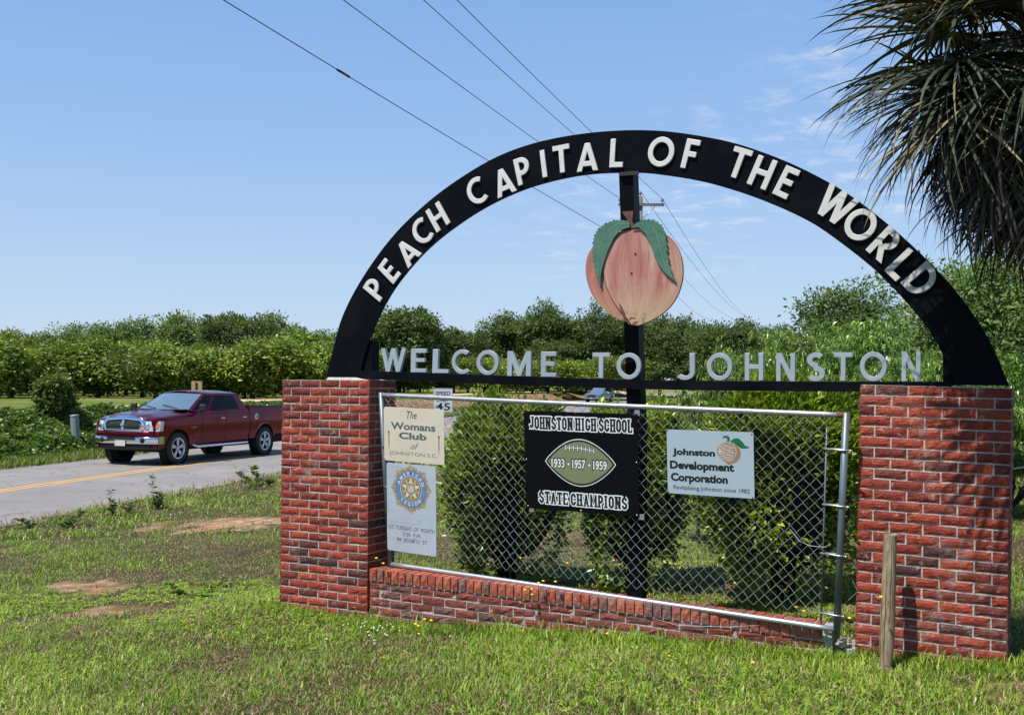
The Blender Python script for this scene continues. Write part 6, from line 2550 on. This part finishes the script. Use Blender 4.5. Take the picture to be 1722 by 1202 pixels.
def blades(n, xr, yr, seed, hmin, hmax, wid, dens=None, fol=None, keep=None):
    r = rs(seed)
    x = r.uniform(xr[0], xr[1], n)
    y = yr[0] + (yr[1] - yr[0]) * r.rand(n) ** 1.0
    # keep inside the photo's cone with some margin
    m = (np.abs(x) < y * .53 + .9)
    sd = road_sd(x, y)
    m &= (sd > HW - .22 + .3 * (fbm(x, y, 3.0) - .5))
    iw, s_, d = in_wall(x, y, .005)
    m &= ~iw
    x, y, sd, s_, d = x[m], y[m], sd[m], s_[m], d[m]
    green = .075 * np.interp(y, [7.2, 9.0], [1, 0]) + fbm(x + 7, y, .55) * .5 + fbm(x, y + 3, 1.9) * .3 + fbm(x + 5, y, 6.0) * .2
    sand = sand_f(x, y)
    p = np.clip((green - .28) * 3.2, .62, 1) * np.clip(1 - .97 * sand, 0, 1) ** 1.7
    nearw = np.exp(-np.abs(np.where(d < 0, d, 0)) / .25) * ((s_ > -.1) & (s_ < 5.8) & (d < .05))
    p = np.clip(p + nearw * .5, 0, 1)
    k = r.rand(len(x)) < p
    x, y, sd, s_, d, green, sand, nearw = [q[k] for q in (x, y, sd, s_, d, green, sand, nearw)]
    n = len(x)
    z = terrain(x, y) - .005
    dry = np.clip((.50 - green) * 5 + .22 + r.normal(size=n) * .3 + .25 * np.exp(-((y - 9.5) / 2.2) ** 2) * (x < -1.6), 0, 1)
    dry = np.where(r.rand(n) < .22, 1, dry)
    edge = np.exp(-(sd - HW) / .5)
    dry = np.clip(dry + edge * .5 * (r.rand(n) < .6), 0, 1)
    dry = np.where(nearw > .3, dry * .4, dry)
    dry = (dry > .5) * 1.0
    hh = (hmin + (hmax - hmin) * r.rand(n) ** 1.6) * (.6 + .8 * np.clip((green - .3) * 2.2, 0, 1)) * (1 + 1.3 * nearw * r.rand(n) * (s_ > .8) + 1.2 * edge * r.rand(n))
    hh = np.where(dry > .5, hh * .85, hh)
    a = r.rand(n) * 2 * math.pi
    lean = (.25 + .9 * r.rand(n)) * hh * np.where(dry > .5, 2.2, 1.0)
    dx_, dy_ = np.cos(a), np.sin(a)
    w = wid * (.6 + .8 * r.rand(n)) * (1 + .0 * hh)
    sx, sy_ = -dy_ * w, dx_ * w
    b0 = np.c_[x - sx, y - sy_, z]
    b1 = np.c_[x + sx, y + sy_, z]
    mx, my, mz = x + dx_ * lean * .35, y + dy_ * lean * .35, z + hh * .62
    m0 = np.c_[mx - sx * .8, my - sy_ * .8, mz]
    m1 = np.c_[mx + sx * .8, my + sy_ * .8, mz]
    tp = np.c_[x + dx_ * lean, y + dy_ * lean, z + hh * np.where(dry > .5, .3, .92)]
    V_ = np.stack([b0, b1, m1, m0, tp], 1).reshape(-1, 3)
    bi = np.arange(n)[:, None] * 5
    F_ = np.concatenate([bi + [0, 1, 2], bi + [0, 2, 3], bi + [3, 2, 4]], 1).reshape(-1, 3)
    rv = np.clip(.42 + (green - .45) * 1.2 + r.normal(size=n) * .2, 0, 1)
    return V_, F_, np.repeat(rv, 3), np.repeat(dry, 3)


parts_ = [blades(330000, (-5.2, 5.2), (5.0, 9.2), 301, .015, .055, .0024),
          blades(40000, (-5.2, 5.2), (5.0, 9.6), 305, .03, .075, .0048),
          blades(230000, (-8.5, 8.5), (9.2, 15), 302, .02, .065, .0042),
          blades(120000, (-9, 13), (15, 27), 303, .03, .09, .008),
          blades(50000, (-8, 22), (27, 60), 304, .05, .14, .02)]
off_ = 0
Vs, Fs, Rs_, Ds = [], [], [], []
for V_, F_, a1, a2 in parts_:
    Vs.append(V_); Fs.append(F_ + off_); Rs_.append(a1); Ds.append(a2)
    off_ += len(V_)
me = np_mesh('lawn_grass', np.vstack(Vs), np.vstack(Fs), M['lawn'], {'rnd': np.concatenate(Rs_), 'dry': np.concatenate(Ds)})
tag(link('lawn_grass', me), 'short patchy lawn grass with dry brown thatch', 'grass', kind='stuff')


# crabgrass rosettes: broader bright leaves
def crab(n, seed):
    r = rs(seed)
    x, y = r.uniform(-5, 2.6, n), r.uniform(5.2, 11, n)
    iw, s_, d = in_wall(x, y, .02)
    g_ = fbm(x + 31, y, .8)
    m = (np.abs(x) < y * .53 + .5) & ~iw & (road_sd(x, y) > HW + .6) & ((g_ > .5) | ((d > -1.0) & (d < 0) & (s_ < 1.2) & (s_ > -1))) & (sand_f(x, y) < .2)
    x, y = x[m], y[m]
    k = 9
    P = np.c_[np.repeat(x, k), np.repeat(y, k), np.repeat(terrain(x, y), k) + .006]
    a = r.rand(len(P)) * 6.283
    D = np.c_[np.cos(a), np.sin(a), .25 + .6 * r.rand(len(P))]
    L_ = .035 + .045 * r.rand(len(P))
    V_, F_, kk = leaves(P, D, L_, L_ * .17, r, bent=True)
    return np_mesh('crabgrass', V_, F_, M['lawn'], {'rnd': np.repeat(.55 + .45 * r.rand(len(P)), kk), 'dry': np.zeros(len(F_))})


tag(link('crabgrass', crab(9000, 41)), 'bright green crabgrass tufts spreading over the lawn', 'grass', kind='stuff')


def verge():
    """rank grass at the far kerb, and thin grass in the orchard"""
    r = rs(61)
    n = 60000
    y = 16 + 60 * r.rand(n) ** 1.3
    e = r.uniform(-.1, 1.5, n)
    x = np.interp(y, ROAD[:, 1], ROAD[:, 0]) - HW - e
    z = terrain(x, y) - .01
    D = np.c_[r.normal(size=n) * .5, r.normal(size=n) * .5, np.full(n, 1.0)]
    L_ = (.06 + .14 * r.rand(n)) * (1 + .02 * y)
    V_, F_, k = leaves(np.c_[x, y, z], D, L_, .012 + .0006 * y, r)
    return np_mesh('verge_grass', V_, F_, M['lawn'], {'rnd': np.repeat(.2 + .6 * r.rand(n), k), 'dry': np.repeat((r.rand(n) < .25) * 1.0, k)})


tag(link('verge_grass', verge()), 'rough grass along the far edge of the road', 'grass', kind='stuff')


def litter():
    r = rs(71)
    n = 5200
    s_, d = r.uniform(.8, 5.0, n), .25 + np.abs(r.normal(size=n)) * .9
    x, y = P0[0] + DV[0] * s_ + BV[0] * d, P0[1] + DV[1] * s_ + BV[1] * d
    x = np.r_[x, r.uniform(-4.5, 4, 2500)]; y = np.r_[y, r.uniform(5.2, 9, 2500)]
    iw, _, _ = in_wall(x, y, .03)
    x, y = x[~iw], y[~iw]
    n = len(x)
    D = np.c_[r.normal(size=n), r.normal(size=n), r.normal(size=n) * .25]
    V_, F_, k = leaves(np.c_[x, y, terrain(x, y) + .012 + .02 * r.rand(n)], D, .03 + .03 * r.rand(n), .012, r)
    return np_mesh('leaf_litter', V_, F_, M['litter'])


tag(link('leaf_litter', litter()), 'dead brown leaves and twigs lying in the grass behind the gate', 'leaf litter', kind='stuff')


# ---- flowers
def ground_hit(px, py):
    d = ray(px, py)
    z0 = .35
    for _ in range(6):
        q = np.array([0, 0, H]) + d * ((z0 - H) / d[2])
        z0 = tz(q[0], q[1])
    return q


def flower_mesh(r_=.014, h_=.1, mat=None, n=10, nm='yellow_flower'):
    mb = MB()
    rows = [[(q * math.cos(2 * math.pi * (k % n) / n), q * math.sin(2 * math.pi * (k % n) / n), z) for k in range(n + 1)] for q, z in ((r_ * .15, h_ + .006), (r_ * .7, h_ + .008), (r_, h_ + .002), (r_ * .5, h_ - .004), (.001, h_ - .006))]
    mb.grid(rows, False, True)
    mb.add([(.001, 0, 0), (-.001, .001, 0), (-.001, -.001, 0), (.001, 0, h_), (-.001, .001, h_), (-.001, -.001, h_)], [(0, 1, 4, 3), (1, 2, 5, 4), (2, 0, 3, 5)])
    me = mb.mesh(nm, mat)
    me.materials.append(M['weed_leaf'])
    n_ = len(me.polygons)
    for p in list(me.polygons)[n_ - 3:]: p.material_index = 1
    return me


def at_depth(px, py, d):
    s_, h = WP(px, py, d)
    return wall(s_, d, h)


FLW = [((637, 938), -.05, 'yellow flower against the left pillar just above the ledge line'), ((645, 948), -.04, None), ((882, 991), -.06, None), ((899, 991), -.06, None), ((903, 979), -.06, None), ((917, 979), -.06, None), ((936, 979), -.06, None), ((899, 1001), -.06, None),
       ((700, 1050), -.3, None), ((706, 1052), -.3, None), ((704, 1066), -.35, None), ((727, 1042), -.15, None), ((710, 1040), -.15, None), ((645, 1110), -.6, None), ((1018, 1063), -.2, None), ((1267, 1113), -.5, None), ((1487, 1004), -.42, 'small yellow flower in front of the wooden post'), ((1428, 1038), -.1, None), ((869, 935), .9, None),
       ((807, 921), .8, None), ((829, 926), .8, None), ((843, 929), .8, None), ((822, 950), .7, None), ((872, 937), .6, None), ((999, 972), .35, None), ((1014, 973), .35, None), ((1027, 943), 1.1, None), ((1156, 908), 1.6, None), ((1125, 947), 1.1, None), ((1234, 982), .5, None), ((1290, 977), .5, None), ((1323, 993), .45, None), ((1337, 975), .5, None), ((1337, 1021), .3, None), ((1141, 980), .7, None), ((1126, 1108), -.5, None), ((955, 946), 1.0, None), ((1350, 1028), .28, None)]
fm = {}
rf = rs(55)
for (px, py), d, lb in FLW:
    p = at_depth(px, py, d)
    g0 = tz(p[0], p[1])
    if d < 0 and p[2] < g0 + .01: p = ground_hit(px, py + 3); p[2] += .03; g0 = tz(p[0], p[1])
    hgt = max(.03, p[2] - g0)
    key = round(hgt, 2)
    if key not in fm: fm[key] = flower_mesh(.0125, key, M['yellow_petal'])
    o = link('yellow_flower', fm[key], None, (p[0], p[1], g0))
    o.rotation_euler = (rf.uniform(-.1, .25) / max(1, hgt * 8), rf.uniform(-.15, .15) / max(1, hgt * 8), rf.uniform(0, 6))
    tag(o, lb or ('yellow wild flower on a thin stem behind the gate mesh' if d > .2 else 'yellow wild flower on a thin stem in front of the low brick wall'), 'flower', 'yellow wild flowers around the wall')
cm_ = flower_mesh(.0085, .05, M['white_petal'], 8, 'clover_flower')
for px, py in [(627, 1061), (622, 1072), (628, 1081), (632, 1086), (640, 1056), (618, 1066), (655, 1053), (650, 1055), (642, 1060), (636, 1064), (645, 1070), (651, 1072), (674, 1064), (626, 1060), (610, 1052), (585, 1053), (618, 1049), (631, 1058), (549, 1078), (609, 1058), (614, 1057), (577, 1055), (758, 1074), (660, 1058)]:
    p = ground_hit(px, py + 5)
    o = link('clover_flower', cm_, None, (p[0], p[1], p[2] - .01))
    o.rotation_euler = (rf.uniform(-.2, .2), rf.uniform(-.2, .2), 0)
    tag(o, 'white clover flower head in the grass below the left pillar corner', 'flower', 'white clover flowers by the left pillar')


# ---- weeds at the road edge
def weed(px, py, hgt, label, seed, wid=.12, cat='weed', n=60, lsz=.05, dead=False):
    r = rs(seed)
    q = ground_hit(px, py)
    t = empty('roadside_weed', q, 0, label, cat, None)
    mb = MB()
    P, D = [], []
    for k in range(3):
        bx_, by_ = r.uniform(-.3, .3) * wid, r.uniform(-.3, .3) * wid
        hk = hgt * (1 if k == 0 else r.uniform(.4, .7))
        pts = [(bx_ * (1 + z * 1.2) + r.uniform(-.01, .01), by_ * (1 + z), z * hk) for z in np.linspace(0, 1, 6)]
        mb.tube(pts, [.006, .005, .004, .004, .003, .002], 4)
        for j in range(n // 3):
            t_ = r.uniform(.12, .98)
            c = np.array([np.interp(t_, np.linspace(0, 1, 6), [p[i] for p in pts]) for i in range(3)])
            a = r.uniform(0, 6.28)
            P.append(c); D.append([math.cos(a), math.sin(a), .25])
    mb.build('stem', M['bark'], t)
    L_ = lsz * (.6 + .7 * r.rand(len(P)))
    V_, F_, k = leaves(np.array(P), np.array(D, float), L_, L_ * .4, r)
    link('foliage', np_mesh('weed_leaves', V_, F_, M['weed_leaf'], {'rnd': rnd_attr(len(P), k, r)}), t)


weed(258, 858, .62, 'tallest dark leafy weed at the near edge of the road', 1, .22, n=150, lsz=.085)
weed(272, 855, .30, 'short weed just right of the tallest dark one at the road edge', 9, .12, n=70, lsz=.06)
weed(189, 866, .42, 'small dark upright weed left of the tall one at the road edge', 2, .10, n=80, lsz=.08)
weed(218, 862, .22, 'low weed between the two dark weeds at the road edge', 3, .25, n=60, lsz=.07)
weed(92, 886, .26, 'low broad-leaved weed at the road edge near the left side', 4, .7, n=110, lsz=.11)
weed(445, 815, .36, 'broad clump of green weeds beside the left pillar at the road edge', 5, 1.1, n=220, lsz=.12)
weed(415, 822, .26, 'low green weeds left of the clump near the left pillar', 6, .7, n=100, lsz=.09)
M['weed_leaf'] = M['hedge_leaf']
weed(320, 1000, .09, 'low dark green plant in the lawn left of the left pillar', 7, .5, n=130, lsz=.07)
weed(345, 992, .07, 'small green tuft in the lawn right of the dark plant', 8, .3, n=80, lsz=.06)
